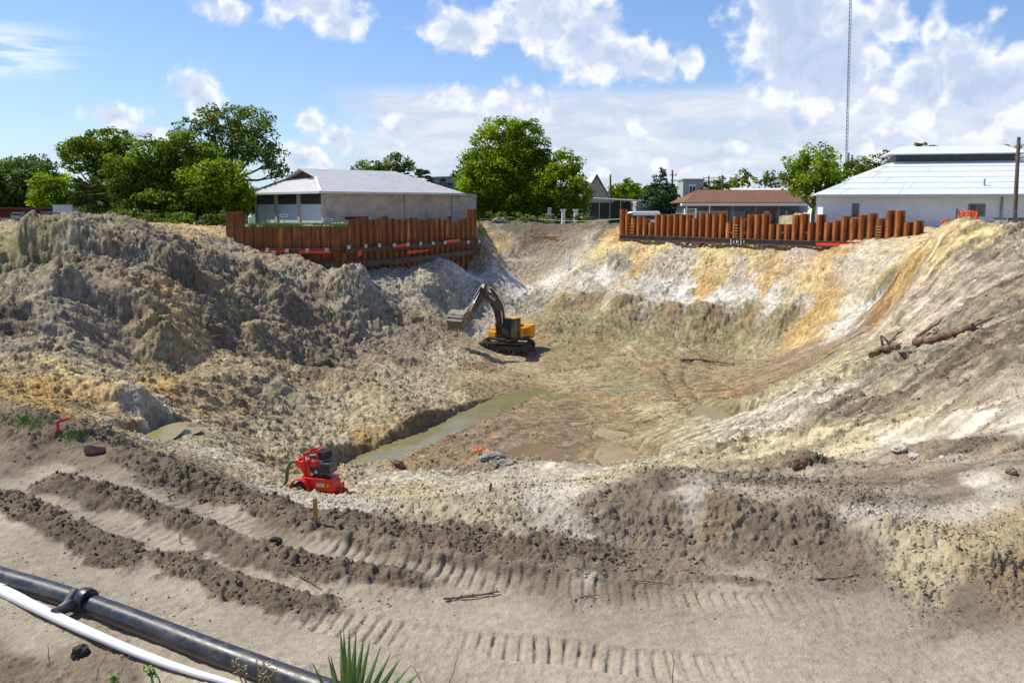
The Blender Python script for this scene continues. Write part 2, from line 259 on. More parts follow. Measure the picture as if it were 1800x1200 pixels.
 (100,600,'grey',1.00),(30,620,'coldg',0.75),(200,600,'dgry',0.60),(150,560,'dgry',0.50),(220,560,'dgry',0.50),(100,540,'coldg',1.10),(30,540,'grey',1.10),(50,570,'coldg',1.00),(60,500,'grey',1.10),(30,440,'oliv',0.70),(100,440,'oliv',1.00),(180,470,'dgry',1.10),(250,480,'coldg',1.10),(200,420,'dgry',1.00),(230,400,'loose',0.50),(260,430,'loose',0.60),(300,450,'dgry',1.00),(160,410,'grey',1.00),(50,405,'tan',0.40),(100,410,'oliv',0.80),(270,520,'dgry',1.10),(320,520,'dgry',1.10),
 (340,420,'org',0.80),(370,412,'org',0.60),(310,415,'dgry',0.80),(380,430,'coldg',0.80),
 (30,660,'tan',0.75),(100,660,'yel',0.75),(150,640,'clod',0.75),(100,690,'och',0.75),(50,700,'och',0.75),(170,690,'org',0.75),(220,680,'tan',0.75),(200,730,'tan',0.75),(150,720,'wet',0.75),(230,760,'pale',0.75),(200,770,'oliv',0.75),(250,720,'pale',0.75),(100,720,'och',0.75)]
_cx = []; _cv = []
for (a, b, c, d) in CC:
    p = ray(a, b); _cx.append((p.x, p.y)); _cv.append((*PAL[c], d))
for u in np.linspace(-1, 1, 9):
    for Y in (2, 5): _cx.append((u * Y, Y)); _cv.append((*PAL['sand'], .2))
    for Y in (135, 200): _cx.append((u * Y, Y)); _cv.append((*PAL['grn'], .1))
_cx = np.array(_cx); _cv = np.array(_cv, np.float32); _cuv = uv(_cx[:, 0], _cx[:, 1]).astype(np.float32)
def soil(x, y):
    x0, y0 = x, y
    wx = x + .03 * y * fbm(x, y, 4, 3, .6, 40) ; wy = y + .10 * y * fbm(x, y, 4, 3, .6, 50) * (1 - .75 * sst(y, 62, 75))
    wx = wx + .45 * fbm(x, y, .9, 4, .65, 41) * np.clip(y / 30, .1, 1.5); wy = wy + 1.0 * fbm(x, y, .9, 4, .65, 51) * np.clip(y / 30, .1, 1.2) * (1 - .75 * sst(y, 62, 75))
    k3 = np.clip((y - 40) / 40, 0, 1); wx = wx + .5 * k3 * fbm(x, y, .5, 3, .7, 42); wy = wy + .25 * k3 * fbm(x, y, .5, 3, .7, 52)
    s = uv(wx, np.maximum(wy, 1)).astype(np.float32).reshape(-1, 2); out = np.empty((len(s), 4), np.float32)
    for i in range(0, len(s), 20000):
        a = s[i:i + 20000]
        d2 = ((a[:, 0:1] - _cuv[None, :, 0]) * 1.0) ** 2 + ((a[:, 1:2] - _cuv[None, :, 1]) * .75) ** 2 + 2e-5
        w = d2 ** -2.3; w /= w.sum(1, keepdims=True); out[i:i + 20000] = w @ _cv
    return out.reshape(x.shape + (4,))
# separate heaps of tipped spoil: picture column, row of the foot, radius, height
HEAPS = [(60,500,2.6,1.0),(130,470,2.4,1.1),(20,560,2.2,1.1),(110,555,2.4,1.3),(170,520,2.2,1.2),(230,500,2.6,1.4),(290,470,2.4,1.2),(340,500,2.2,1.1),(390,480,2.4,1.3),(450,490,2.2,1.2),(510,480,2.4,1.1),(560,510,2.2,1.2),(480,530,2.0,1.0),(410,540,2.0,1.1),(350,560,2.2,1.2),(280,560,2.4,1.5),(300,600,2.0,1.0),(380,600,1.8,.9),(450,580,1.9,1.0),(520,570,2.0,1.1),(540,620,1.6,.8),(620,620,1.8,.9),(460,640,1.7,.8),(380,660,1.6,.8),(310,680,1.5,.8),(230,640,1.6,.7),(150,620,1.6,.7),(80,600,1.5,.7),(40,640,1.4,.6),(110,680,1.3,.6),(190,700,1.3,.6),(250,720,1.0,.5),(430,700,1.4,.6),(510,700,1.6,.6),
 (640,515,2.8,1.5),(700,500,2.0,.9),(760,505,2.6,1.5),(800,545,2.0,.9),(860,525,2.0,.8),(710,600,1.4,.6),(660,640,1.4,.6),
 (930,530,1.6,.5),(900,505,1.6,.6),(900,445,2.0,1.0),(960,455,1.8,.7),(1040,412,2.2,1.2),(860,440,2.0,1.2),(1090,440,1.8,.7),(1170,445,1.8,.7),(1250,448,1.7,.6),(1330,455,1.6,.6),(1400,455,1.6,.6),(1460,460,1.5,.6),(1500,590,1.4,.5)]
HEAPS += [(1650,436,3.6,2.0),(1695,432,3.2,1.7)]
HW = []
for (a, b_, rr_, hh_) in HEAPS: p = ray(a, b_); HW.append((p.x, p.y, rr_, hh_))
# ------------------------------------------------------------------ lines on the ground: ridges, tracks, trench, puddles
def gl(pl, **k): return [ray(a, b, **k) for a, b in pl]
def seg(x, y, pl):
    """distance to a polyline, and length along it"""
    best = np.full(x.shape, 1e9, np.float32); al = np.zeros(x.shape, np.float32); side = np.zeros(x.shape, np.float32); L = 0
    for p, q in zip(pl[:-1], pl[1:]):
        dx, dy = q.x - p.x, q.y - p.y; l2 = dx * dx + dy * dy; l = math.sqrt(l2)
        t = np.clip(((x - p.x) * dx + (y - p.y) * dy) / l2, 0, 1)
        ex = x - (p.x + t * dx); ey = y - (p.y + t * dy); d = np.sqrt(ex * ex + ey * ey)
        k = d < best; best = np.where(k, d, best); al = np.where(k, L + t * l, al); side = np.where(k, np.sign(dx * ey - dy * ex), side); L += l
    return best, al, side, L
def smooth(pl, n=6):
    out = []
    for i in range(len(pl) - 1):
        a = pl[max(i - 1, 0)]; b = pl[i]; c = pl[i + 1]; d = pl[min(i + 2, len(pl) - 1)]
        for k in range(n):
            t = k / n; out.append(.5 * ((2 * b) + (c - a) * t + (2 * a - 5 * b + 4 * c - d) * t * t + (3 * b - a - 3 * c + d) * t ** 3))
    return out + [pl[-1]]
RIDGE = [ # pixels, width m, height m, colour or None, clods
 ([(190,800),(280,825),(360,850),(460,885),(545,915),(640,940),(760,965),(900,982),(1050,990),(1200,995)], .36, .14, 'dark', 1.),
 ([(60,850),(100,858),(150,862),(220,882),(290,905),(340,930),(400,955),(470,985),(560,1000),(660,1012),(760,1024),(860,1030)], .24, .10, 'dark', 1.),
 ([(-260,800),(-120,840),(0,880),(60,905),(120,935),(180,960),(240,985),(300,985),(350,1005),(420,1035),(500,1062),(600,1082),(720,1095)], .21, .08, 'dark', 1.),
 ([(560,940),(700,975),(820,995),(950,1010),(1100,1012),(1300,1022),(1450,1034)], .10, .05, 'loose', .6),
 ([(0,755),(40,742),(90,765),(140,768),(180,785)], .5, .22, 'dark', 1.),
 ([(620,915),(760,905),(900,912),(1000,915),(1100,905),(1250,905),(1400,915),(1480,935)], .4, .12, None, 1.),
 ([(1480,930),(1580,945),(1680,975),(1800,1010)], .4, .13, None, 1.),
 ([(1000,870),(1150,850),(1300,835),(1420,838),(1600,830),(1800,845)], .5, .10, None, 1.),
 ([(500,690),(600,675),(700,645),(800,628),(880,640)], 2.2, .5, None, 0),
 ([(240,600),(300,560),(380,550),(440,575)], 2.5, .9, None, 0),
 ([(200,720),(280,700),(350,705),(430,715)], 1.2, .5, None, 0),
 ([(1820,690),(1650,700),(1500,722),(1350,748),(1270,790)], .7, .30, None, 0),
 ([(1820,735),(1650,748),(1480,770),(1330,800)], .5, .24, None, 0),
 ([(1820,640),(1700,655),(1560,680),(1460,705)], .8, .34, None, 0),
 ([(1820,790),(1650,802),(1500,815)], .4, -.18, None, 0),
 ([(1820,590),(1720,612),(1600,640),(1500,668)], .8, .34, None, 0),
 ([(1820,540),(1720,555),(1640,580)], .9, .36, None, 0),
 ([(1800,470),(1720,505),(1640,540)], 1.0, .42, None, 0),
 ([(1780,440),(1690,480),(1620,520)], .8, -.35, None, 0),
 ([(1180,640),(1175,665),(1200,700),(1270,740)], .35, -.20, None, 0),
 ([(1210,640),(1205,665),(1230,700),(1290,735)], .35, -.20, None, 0),
 ([(960,640),(1060,628),(1180,632),(1300,660)], .35, -.18, None, 0),
 ([(960,655),(1060,642),(1180,646),(1290,672)], .35, -.18, None, 0),
 ([(1000,690),(1060,670),(1150,668),(1240,690)], .3, .16, None, 0),
 ([(860,790),(960,745),(1080,735),(1180,742)], .35, -.18, None, 0),
 ([(850,770),(950,725),(1070,716),(1180,724)], .35, -.18, None, 0),
 ([(1000,790),(1080,760),(1160,735),(1230,720)], .4, .2, None, 0),
 ([(0,432),(40,425),(110,422),(180,415)], 2.2, 1.3, None, 0),
 ([(960,541),(1040,533),(1100,538),(1200,552),(1300,562),(1390,574)], 1.3, .75, None, 0),
 ([(965,586),(1040,590),(1120,594),(1220,600),(1320,606)], 1.6, -.45, None, 0),
 ([(960,500),(1050,497),(1150,505),(1220,522)], 1.1, .5, None, 0),
 ([(1020,478),(1100,482),(1190,492)], 1.5, -.5, None, 0),
 ([(270,430),(330,470),(400,490),(470,500)], 1.5, -1.0, None, 0),
 ([(430,590),(500,620),(580,640)], 1.5, -.9, None, 0),
 ([(480,540),(560,560),(640,590)], 1.2, .7, None, 0),
 ([(1560,480),(1600,520),(1560,580)], 1.0, .6, None, 0),
 ([(40,530),(110,520),(140,545)], 1.5, 1.0, None, 0),
 ([(300,500),(420,490),(520,478)], 2.5, .8, None, 0),
 ([(560,660),(500,690),(430,700)], 1.4, -.6, None, 0),
 ([(330,620),(240,640),(230,600),(250,560)], 1.6, -.9, None, 0),
 ([(130,480),(60,452),(0,465),(-60,470)], 1.8, -2.8, None, 0),
 ([(0,555),(60,580),(130,600)], 1.3, -.7, None, 0),
 ([(180,430),(260,470),(330,520),(420,530)], 1.3, -.7, None, 0),
 ([(1500,620),(1420,690),(1330,730)], 1.2, .35, None, 0),
 ([(820,815),(900,812),(960,830)], .9, .3, None, 0),
 ([(1380,815),(1440,822)], .5, .25, None, 0)]
RIDGE = [(smooth(gl(p)), w, h, c, k) for p, w, h, c, k in RIDGE]
RIDGE.append((smooth(gl([(-60,985),(0,1008),(60,1028),(150,1056),(250,1092),(350,1130),(450,1165),(560,1198)])), .24, .05, None, 0))
TRACK = [ # cleated crawler tracks pressed into the sand: pixels, half width m, cleat strength
 ([(150,838),(260,868),(380,908),(480,945),(600,975),(720,1000),(860,1022),(1000,1040),(1150,1052),(1300,1062),(1450,1072),(1620,1092)], .27, 1.),
 ([(380,1040),(470,1072),(560,1092),(650,1108),(760,1124),(880,1138),(1000,1150),(1130,1165),(1300,1178),(1500,1195)], .25, 1.),
 ([(0,830),(120,880),(240,925),(340,965),(430,1010),(560,1040),(700,1060)], .24, .35),
 ([(0,930),(100,965),(220,1010),(320,1040)], .2, .25)]
TRACK = [(smooth(gl(p)), w, s) for p, w, s in TRACK]
def onlevel(px, py, z):           # point where the pixel's ray meets height z
    Y = (CZ - z) / T(py); return P(px, py, Y)
TW = -8.75                        # trench water level
TRENCH = smooth([onlevel(a, b, TW) for a, b in [(585,842),(640,815),(700,790),(770,760),(830,732),(885,708),(925,695),(965,688)]])
YTR = smooth([onlevel(a, b, TW + .25) for a, b in [(965,692),(1040,690),(1120,700),(1200,712),(1275,722)]])
PUD = [(945,804,50,13,'brown'),(1095,802,40,8,'silver'),(1075,764,26,5,'silver'),(1270,720,34,6,'ochre'),(308,741,36,8,'pond'),(272,764,26,15,'pond'),(600,657,36,6,'silver')]
PUDW = []
for (a, b, hw, hh, kind) in PUD:
    c = ray(a, b); l = P(a - hw, b, c.y); t = ray(a, b - hh); t2 = ray(a, b + hh)
    ry = min(max(abs(t.y - t2.y) / 2, .5), 4.0)
    if c.y < 20: ry = .6
    rx_ = abs(l.x - c.x)
    cz_ = min(gz(c.x + 1.1 * rx_ * math.cos(q), c.y + 1.1 * ry * math.sin(q)) for q in np.linspace(0, 6.28, 12)) + .04
    PUDW.append((c.x, c.y, cz_ + (.10 if kind != 'pond' else 0), abs(l.x - c.x), ry, kind))
TEETH = smooth(gl([(960,560),(1040,562),(1120,566),(1220,574),(1320,582),(1400,588)]))
XPIPE = smooth([onlevel(a, b, .12) for a, b in [(-700,800),(-300,900),(0,1003),(60,1028),(150,1052),(250,1085),(350,1118),(450,1148),(560,1178),(700,1212),(900,1250),(1200,1300)]], 4)
def terrain(x, y, fine=True):
    z = base(x, y); s = soil(x, y); amp = s[..., 3].copy(); col = s[..., :3].copy()
    near = np.exp(-(y / 60.0)); inn = (1 - sst(y, 122, 130)); dep = np.clip(y / 45, .12, 1.25)
    # medium lumps
    z += inn * amp * dep * (.42 * fbm(x, y, 5.0, 2, .5, 3) - .30 * billow(x, y, 2.8, 2, .55, 8))
    flat = np.ones_like(z)
    for i_, (hx, hy, hr_, hh_) in enumerate(HW):
        rr = np.where((y[:, 0] > hy - 2 * hr_) & (y[:, 0] < hy + 2 * hr_))[0]
        if not len(rr): continue
        a, b = rr[0], rr[-1] + 1; xs, ys = x[a:b], y[a:b]
        d = np.sqrt((xs - hx) ** 2 + ((ys - hy) * 1.15) ** 2) / hr_
        d = d * (1 + .45 * fbm(xs, ys, hr_ * .9, 3, .6, 100 + i_ % 9)) + .12 * fbm(xs, ys, hr_ * .3, 3, .6, 110)
        k = np.clip(1.15 - d, 0, 1); k = k * (1.6 - .6 * k)
        z[a:b] += hh_ * .42 * np.minimum(k, .86)
    for pl, w, h, c, k in RIDGE:
        lo = min(p.y for p in pl) - 3.5 * w; hi = max(p.y for p in pl) + 3.5 * w
        rr = np.where((y[:, 0] > lo) & (y[:, 0] < hi))[0]
        if not len(rr): continue
        a, b = rr[0], rr[-1] + 1; xs, ys = x[a:b], y[a:b]
        d, al, sd_, L = seg(xs, ys, pl)
        tp = 1.6 if (c and w < .5) else .8 * w + .02; e = sst(al, -.01, .6 * w + .1 if c else tp) * sst(L - al, -.01, tp)
        d = d * (1 + (.95 if c else .5) * fbm(xs, ys, 2.6 * w, 4, .6, 21))
        gss = np.exp(-(d / w) ** 2) * e
        z[a:b] += h * gss * (1 + .8 * fbm(xs, ys, 1.6 * w, 3, .6, 22))
        if c:
            kk = sst(gss * (1 + 1.2 * fbm(xs, ys, .5, 3, .6, 23)), .16, .42)
            col[a:b] = col[a:b] * (1 - kk[..., None]) + PAL[c].astype(np.float32) * kk[..., None]
            amp[a:b] = amp[a:b] * (1 - kk) + k * kk
            flat[a:b] *= 1 - kk
    for pl, w, s_ in TRACK:
        lo = min(p.y for p in pl) - 2 * w; hi = max(p.y for p in pl) + 2 * w
        rr = np.where((y[:, 0] > lo) & (y[:, 0] < hi))[0]; a, b = rr[0], rr[-1] + 1; xs, ys = x[a:b], y[a:b]
        d, al, sd_, L = seg(xs, ys, pl)
        m = (1 - sst(d, w * .86, w)) * sst(al, 0, 2.2) * sst(L - al, 0, 2.2)
        pat = .25 + .75 * sst(fbm(xs, ys, 1.1, 3, .5, 31), -.35, .15)
        ph = (al + .12 * sd_ * d + .012 * fbm(xs, ys, .4, 2, .5, 33)) / .135 % 1.0
        cl = (1 - sst(np.abs(ph - .5), .09, .24)) * (.55 + .9 * np.clip(fbm(xs, ys, .25, 2, .5, 34) + .4, 0, 1))
        z[a:b] -= m * (.012 + s_ * pat * (.030 * cl * (.35 + 1.1 * np.clip(fbm(xs, ys, .5, 3, .6, 38) + .45, 0, 1)))) ; z[a:b] += .012 * np.exp(-((d - w * 1.12) / .04) ** 2) * s_
        amp[a:b] *= 1 - .6 * m
    # trench and the ochre rill
    rr = np.where((y[:, 0] > 38) & (y[:, 0] < 66))[0]; a, b = rr[0], rr[-1] + 1; xs, ys = x[a:b], y[a:b]
    d, al, sd_, L = seg(xs, ys, TRENCH)
    wv = .98 - .45 * sst(al / L, .75, 1.); wv = wv + .22 * fbm(xs, ys, 1.6, 3, .55, 35)
    right = np.where(sd_ < 0, 1, 0)
    k = 1 - sst(d, wv * .95, wv * 1.0 + np.where(right, .5, .55))
    z[a:b] = z[a:b] * (1 - k) + np.minimum(z[a:b], TW - .35) * k
    rk = right * sst(d, wv * .95, wv * 1.25) * (1 - sst(d, 7, 10)); z[a:b] = np.where(rk > .01, np.maximum(z[a:b], z[a:b] * (1 - rk) + (TW + .07 + .05 * fbm(xs, ys, 1.2, 3, .5, 36)) * rk), z[a:b])
    wetk = (1 - sst(d, wv * 1.1, wv * 1.1 + .8)) * .55
    col[a:b] = col[a:b] * (1 - wetk[..., None]) + (PAL['brn'] * .8).astype(np.float32) * wetk[..., None]
    d, al, sd_, L = seg(xs, ys, YTR); k = 1 - sst(d, .22, .9)
    z[a:b] -= .30 * k; kk = .8 * k[..., None]; col[a:b] = col[a:b] * (1 - kk) + PAL['och'].astype(np.float32) * kk
    for (cx, cy, cz, rx, ry, kind) in PUDW:
        rr = np.where((y[:, 0] > cy - 3 * ry) & (y[:, 0] < cy + 3 * ry))[0]; a, b = rr[0], rr[-1] + 1; xs, ys = x[a:b], y[a:b]
        d = np.sqrt(((xs - cx) / rx) ** 2 + ((ys - cy) / ry) ** 2) + .35 * fbm(xs, ys, 1.3, 3, .55, 37)
        k = 1 - sst(d, 1.25, 1.7); z[a:b] = z[a:b] * (1 - k) + np.minimum(z[a:b], cz - .16 + .20 * sst(d, .5, 1.25)) * k; amp[a:b] *= 1 - .7 * k
        col[a:b] = col[a:b] * (1 - .3 * k[..., None])
    # bucket teeth marks scored down the olive bank
    rr = np.where((y[:, 0] > 70) & (y[:, 0] < 92))[0]; a, b = rr[0], rr[-1] + 1; xs, ys = x[a:b], y[a:b]
    d, al, sd_, L = seg(xs, ys, TEETH); m = (1 - sst(d, 1.6, 2.6)) * sst(al, 0, 2) * sst(L - al, 0, 2)
    z[a:b] += m * .055 * np.sin((al + .5 * sd_ * d) * 2 * math.pi / .55 + 1.5 * fbm(xs, ys, 3, 2, .5, 64)) * sst(fbm(xs, ys, 4, 2, .5, 65), -.3, .1)
    # steep bank striations running down the far slopes
    bank = sst(x, 2, 6) * sst(y, 62, 72) * (1 - sst(y, 99, 103)) * inn
    sdn = x * .8 + y * .25 + z * .9
    z += bank * (.22 * (np.abs(pn(sdn * .55, y * .10, 61)) - .25) + .10 * pn(sdn * 1.5, y * .22, 62) + .04 * pn(sdn * 3.4, y * .4, 63))
    # scored lines left by the dozer on the right-hand hillside
    hill = sst(x / y, .30, .46) * sst(y, 12, 18) * (1 - sst(y, 55, 70))
    acr = y * .85 - x * .55
    z += hill * (.12 * pn(acr * 1.1, x * .08, 71) + .025 * pn(acr * 3.1, x * .15, 72)) * np.clip(y / 25, .5, 1.6)
    f = np.zeros_like(z); amp = amp * (1 + .35 * sst(y, 12, 17) * (1 + 1.2 * sst(x / y, .12, .3) * (1 - sst(y, 50, 66))) + .5 * bank)
    if fine:
        zs = rbf(x, np.maximum(y, 1.0)); zs = zs * (1 - sst(y, 112, 122)); X_ = x + .25 * zs; Y_ = y + .9 * zs            # surface-following coordinates, so steep faces do not smear
        farr = sst(y, 14, 42); farm = sst(y, 30, 60)
        f += inn * amp * (.05 + .07 * farr) * (fbm(X_, Y_, 1.25, 4, .66, 12) + .35 * (.3 - np.abs(pn(X_ / 1.1, Y_ / 1.1, 13)) * 2))
        f += inn * (.12 + amp) * (.034 + .050 * farr) * (1.25 * fbm(X_, Y_, .38, 4, .72, 14) - .45 * billow(X_, Y_, .5, 3, .6, 24))
        f += inn * amp * (.05 * farm) * fbm(X_, Y_, .20, 2, .7, 29)
        w1, h1 = worley(X_ + .18 * fbm(X_, Y_, .25, 3, .6, 15), Y_ + .18 * fbm(X_, Y_, .25, 3, .6, 19), .26, 1)
        r_ = ((h1 * 37 % 256) / 256.0); cl = np.clip((.25 + .35 * r_ - w1) * 5, 0, 1) * (r_ > .3)
        f += inn * np.clip(amp - .12, 0, 2) * .07 * cl * sst(r_, .2, 1.) * np.clip(y / 25, .4, 1.5)
        w2, h2 = worley(X_ + .4 * fbm(X_, Y_, .6, 4, .6, 25), Y_ + .4 * fbm(X_, Y_, .6, 4, .6, 26), .66, 5); r2 = ((h2 * 53 % 256) / 256.0)
        c2 = np.clip((.2 + .4 * r2 - w2) * 4, 0, 1) * (r2 > .4)
        f += inn * np.clip(amp - .3, 0, 2) * .17 * c2 * r2 * sst(y, 12, 30)
        m_ = y[:, 0] < 40
        xn, yn, an = X_[m_], Y_[m_], amp[m_]; f_ = (1 - sst(y[m_], 25, 40))
        f[m_] += f_ * (.05 + an) * (.042 * fbm(xn, yn, .16, 4, .74, 16))
        w3, h3 = worley(xn + .06 * fbm(xn, yn, .1, 2, .6, 27), yn + .06 * fbm(xn, yn, .1, 2, .6, 28), .10, 9); r3 = ((h3 * 29 % 256) / 256.0)
        f[m_] += f_ * np.clip(an - .10, 0, 1.2) * .034 * np.clip((.2 + .35 * r3 - w3) * 5, 0, 1) * (r3 > .35) * (.4 + .9 * r3)
        mo = fbm(X_, Y_, 1.7, 5, .62, 81); m2 = fbm(X_, Y_, .35, 3, .6, 85)
        q = 1 + .40 * mo + .24 * m2 * np.clip(amp + .2, .2, 1.1)
        col *= np.clip(q, .35, 1.6)[..., None]
        st = fbm(x * .35 + .2 * y, y * 1.7 - x * .5, 1.3, 4, .6, 88); col *= np.clip(1 + (.35 + .75 * sst(x / y, .05, .3)) * sst(x / y, -.25, -.05) * (1 - sst(y, 55, 70)) * sst(y, 10.5, 13) * st * 1.25, .4, 1.6)[..., None]
        fz = fbm(X_, Y_, .16, 3, .7, 92); col *= (1 + (.10 + .18 * sst(y, 9, 16)) * fz)[..., None]; fy = fbm(X_, Y_, .62, 4, .68, 93); col *= np.clip(1 + .60 * fy * sst(y, 12, 30), .42, 1.55)[..., None]
        sb = pn(sdn * .8, y * .12, 90); col *= (1 + .25 * bank * sb)[..., None]
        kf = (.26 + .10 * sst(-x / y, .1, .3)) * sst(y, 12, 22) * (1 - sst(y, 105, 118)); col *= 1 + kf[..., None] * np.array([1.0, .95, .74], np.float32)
        ck = fbm(X_, Y_, .5, 3, .7, 95); col *= (1 - .38 * sst(ck, .28, .5) * np.clip(amp, 0, 1) * sst(y, 9, 30))[..., None]   # damp dark lumps among the dry ones
    return z, f, np.clip(col, .01, .86), amp
QUAL = 1.0
NR = int(1500 * QUAL); NC = int(1420 * QUAL)
yy = np.concatenate([np.exp(np.linspace(math.log(1.6 + 2), math.log(132 + 2), NR)) - 2, np.exp(np.linspace(math.log(140), math.log(4500), 26))])
uu = np.concatenate([-np.linspace(4.5, .95, 16), np.linspace(-.84, .84, NC), np.linspace(.95, 4.5, 16)])
Yg, Ug = np.meshgrid(yy, uu, indexing='ij'); Yg = Yg.astype(np.float64); Xg = Ug * (Yg + 2)
# small jitter keeps the sheet from reading as regular rows
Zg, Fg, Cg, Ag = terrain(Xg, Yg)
# push the fine relief out along the slope's normal so steep banks get real crags
dZi, dZj = np.gradient(Zg); dYi = np.gradient(Yg, axis=0); dXj = np.gradient(Xg, axis=1); dXi = np.gradient(Xg, axis=0)
gx_ = dZj / dXj; gy_ = (dZi - gx_ * dXi) / dYi
def blur(a):
    for _ in range(3):
        a = a.copy(); a[1:-1] = (a[:-2] + a[1:-1] * 2 + a[2:]) / 4; a[:, 1:-1] = (a[:, :-2] + a[:, 1:-1] * 2 + a[:, 2:]) / 4
    return a
gx_ = np.clip(blur(gx_), -1.3, 1.3); gy_ = np.clip(blur(gy_), -1.3, 1.3)
nearwall = np.minimum(np.abs(Yg - linY(WL, Xg)) + 9 * ((Xg < WL[0].x) | (Xg > WL[-1].x)), np.abs(Yg - linY(WR, Xg)) + 9 * ((Xg < WR[0].x) | (Xg > WR[-1].x)))
kk_ = sst(nearwall, .8, 2.0); gx_ = gx_ * kk_; gy_ = gy_ * kk_
nl = np.sqrt(1 + gx_ ** 2 + gy_ ** 2); Zc = Zg.copy(); Zg = Zg + Fg / nl; XD = Xg - gx_ / nl * Fg; YD = Yg - gy_ / nl * Fg
def sheet(name, X, Y, Z, colr, mat):
    nr, nc = X.shape
    me = bpy.data.meshes.new(name); me.vertices.add(nr * nc)
    me.vertices.foreach_set('co', np.stack([X, Y, Z], -1).astype(np.float32).ravel())
    i = np.arange(nr * nc, dtype=np.int32).reshape(nr, nc)
    f = np.stack([i[:-1, :-1], i[:-1, 1:], i[1:, 1:], i[1:, :-1]], -1).reshape(-1, 4)
    me.loops.add(f.size); me.polygons.add(len(f)); me.loops.foreach_set('vertex_index', f.ravel())
    me.polygons.foreach_set('loop_start', np.arange(0, f.size, 4, dtype=np.int32))
    me.polygons.foreach_set('use_smooth', np.ones(len(f), bool)); me.update(calc_edges=True)
    at = me.color_attributes.new('soil', 'FLOAT_COLOR', 'POINT')
    c4 = np.ones((nr * nc, 4), np.float32); c4[:, :3] = colr.reshape(-1, 3); at.data.foreach_set('color', c4.ravel())
    me.materials.append(mat); o = bpy.data.objects.new(name, me); COL.objects.link(o); return o
def mat(name):
    m = bpy.data.materials.new(name); m.use_nodes = True; m.node_tree.nodes.clear(); h = NT(m.node_tree)
    b = h.n('ShaderNodeBsdfPrincipled'); o = h.n('ShaderNodeOutputMaterial'); h.l(b.outputs[0], o.inputs[0])
    return m, h, b
ms, h, b = mat('soil')
at = h.n('ShaderNodeAttribute', attribute_name='soil'); ge = h.n('ShaderNodeNewGeometry')
nA = h.noise(ge.outputs['Position'], 9, 6, .68); nB = h.noise(ge.outputs['Position'], 38, 3, .6); nC = h.noise(ge.outputs['Position'], 2.6, 7, .72)
sepd = h.n('ShaderNodeSeparateXYZ'); h.l(ge.outputs['Position'], sepd.inputs[0]); fd = h.ss(sepd.outputs[1], 12, 30)
vf = h.ss(nA, .3, .72, .84, 1.14)
vC = h.ss(nC, .34, .66, .66, 1.28); vC = h.m('ADD', 1.0, h.m('MULTIPLY', h.m('SUBTRACT', vC, 1.0), fd))
cc = h.n('ShaderNodeVectorMath', operation='SCALE'); h.l(at.outputs['Color'], cc.inputs[0]); h.l(h.m('MULTIPLY', vf, vC), cc.inputs['Scale'])
vb = h.ss(nB, .62, .74); c_ = h.mix(h.m('MULTIPLY', vb, .35), cc.outputs[0], (.6, .56, .48)); h.l(c_, b.inputs['Base Color'])
b.inputs['Roughness'].default_value = .92; b.inputs['Specular IOR Level'].default_value = .25
bp = h.n('ShaderNodeBump'); bp.inputs['Strength'].default_value = .8; bp.inputs['Distance'].default_value = .05
h.l(h.m('ADD', nA, h.m('MULTIPLY', nB, .3)), bp.inputs['Height']); bq = h.n('ShaderNodeBump'); bq.inputs['Distance'].default_value = .34; h.l(h.m('MULTIPLY', fd, .75), bq.inputs['Strength']); h.l(nC, bq.inputs['Height']); h.l(bq.outputs[0], bp.inputs['Normal']); h.l(bp.outputs[0], b.inputs['Normal'])
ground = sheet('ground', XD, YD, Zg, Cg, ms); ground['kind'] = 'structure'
ground['label'] = 'churned sand and clay of the excavation with the level town ground beyond'
# surface height at a point (bilinear in the built sheet)
_ly = np.log(yy[:NR] + 2)
def H(x, y):
    u = x / (y + 2); i = np.interp(math.log(y + 2), _ly, np.arange(NR)); j = np.interp(u, uu[16:16 + NC], np.arange(NC)) + 16
    i0 = min(int(i), NR - 2); j0 = min(int(j), len(uu) - 2); a = i - i0; c = j - j0
    return float(Zg[i0, j0] * (1 - a) * (1 - c) + Zg[i0 + 1, j0] * a * (1 - c) + Zg[i0, j0 + 1] * (1 - a) * c + Zg[i0 + 1, j0 + 1] * a * c)
def hit(px, py, ymin=4.0):
    v = (py - 600) / F; t = T(py); ux = (px - 900) / F / (math.cos(TH) - v * math.sin(TH))
    for Y in np.exp(np.linspace(math.log(ymin), math.log(125), 900)):
        if H(ux * Y, Y) > CZ - Y * t: return Vector((ux * Y, Y, H(ux * Y, Y)))
    return Vector((ux * 125, 125, ZG))
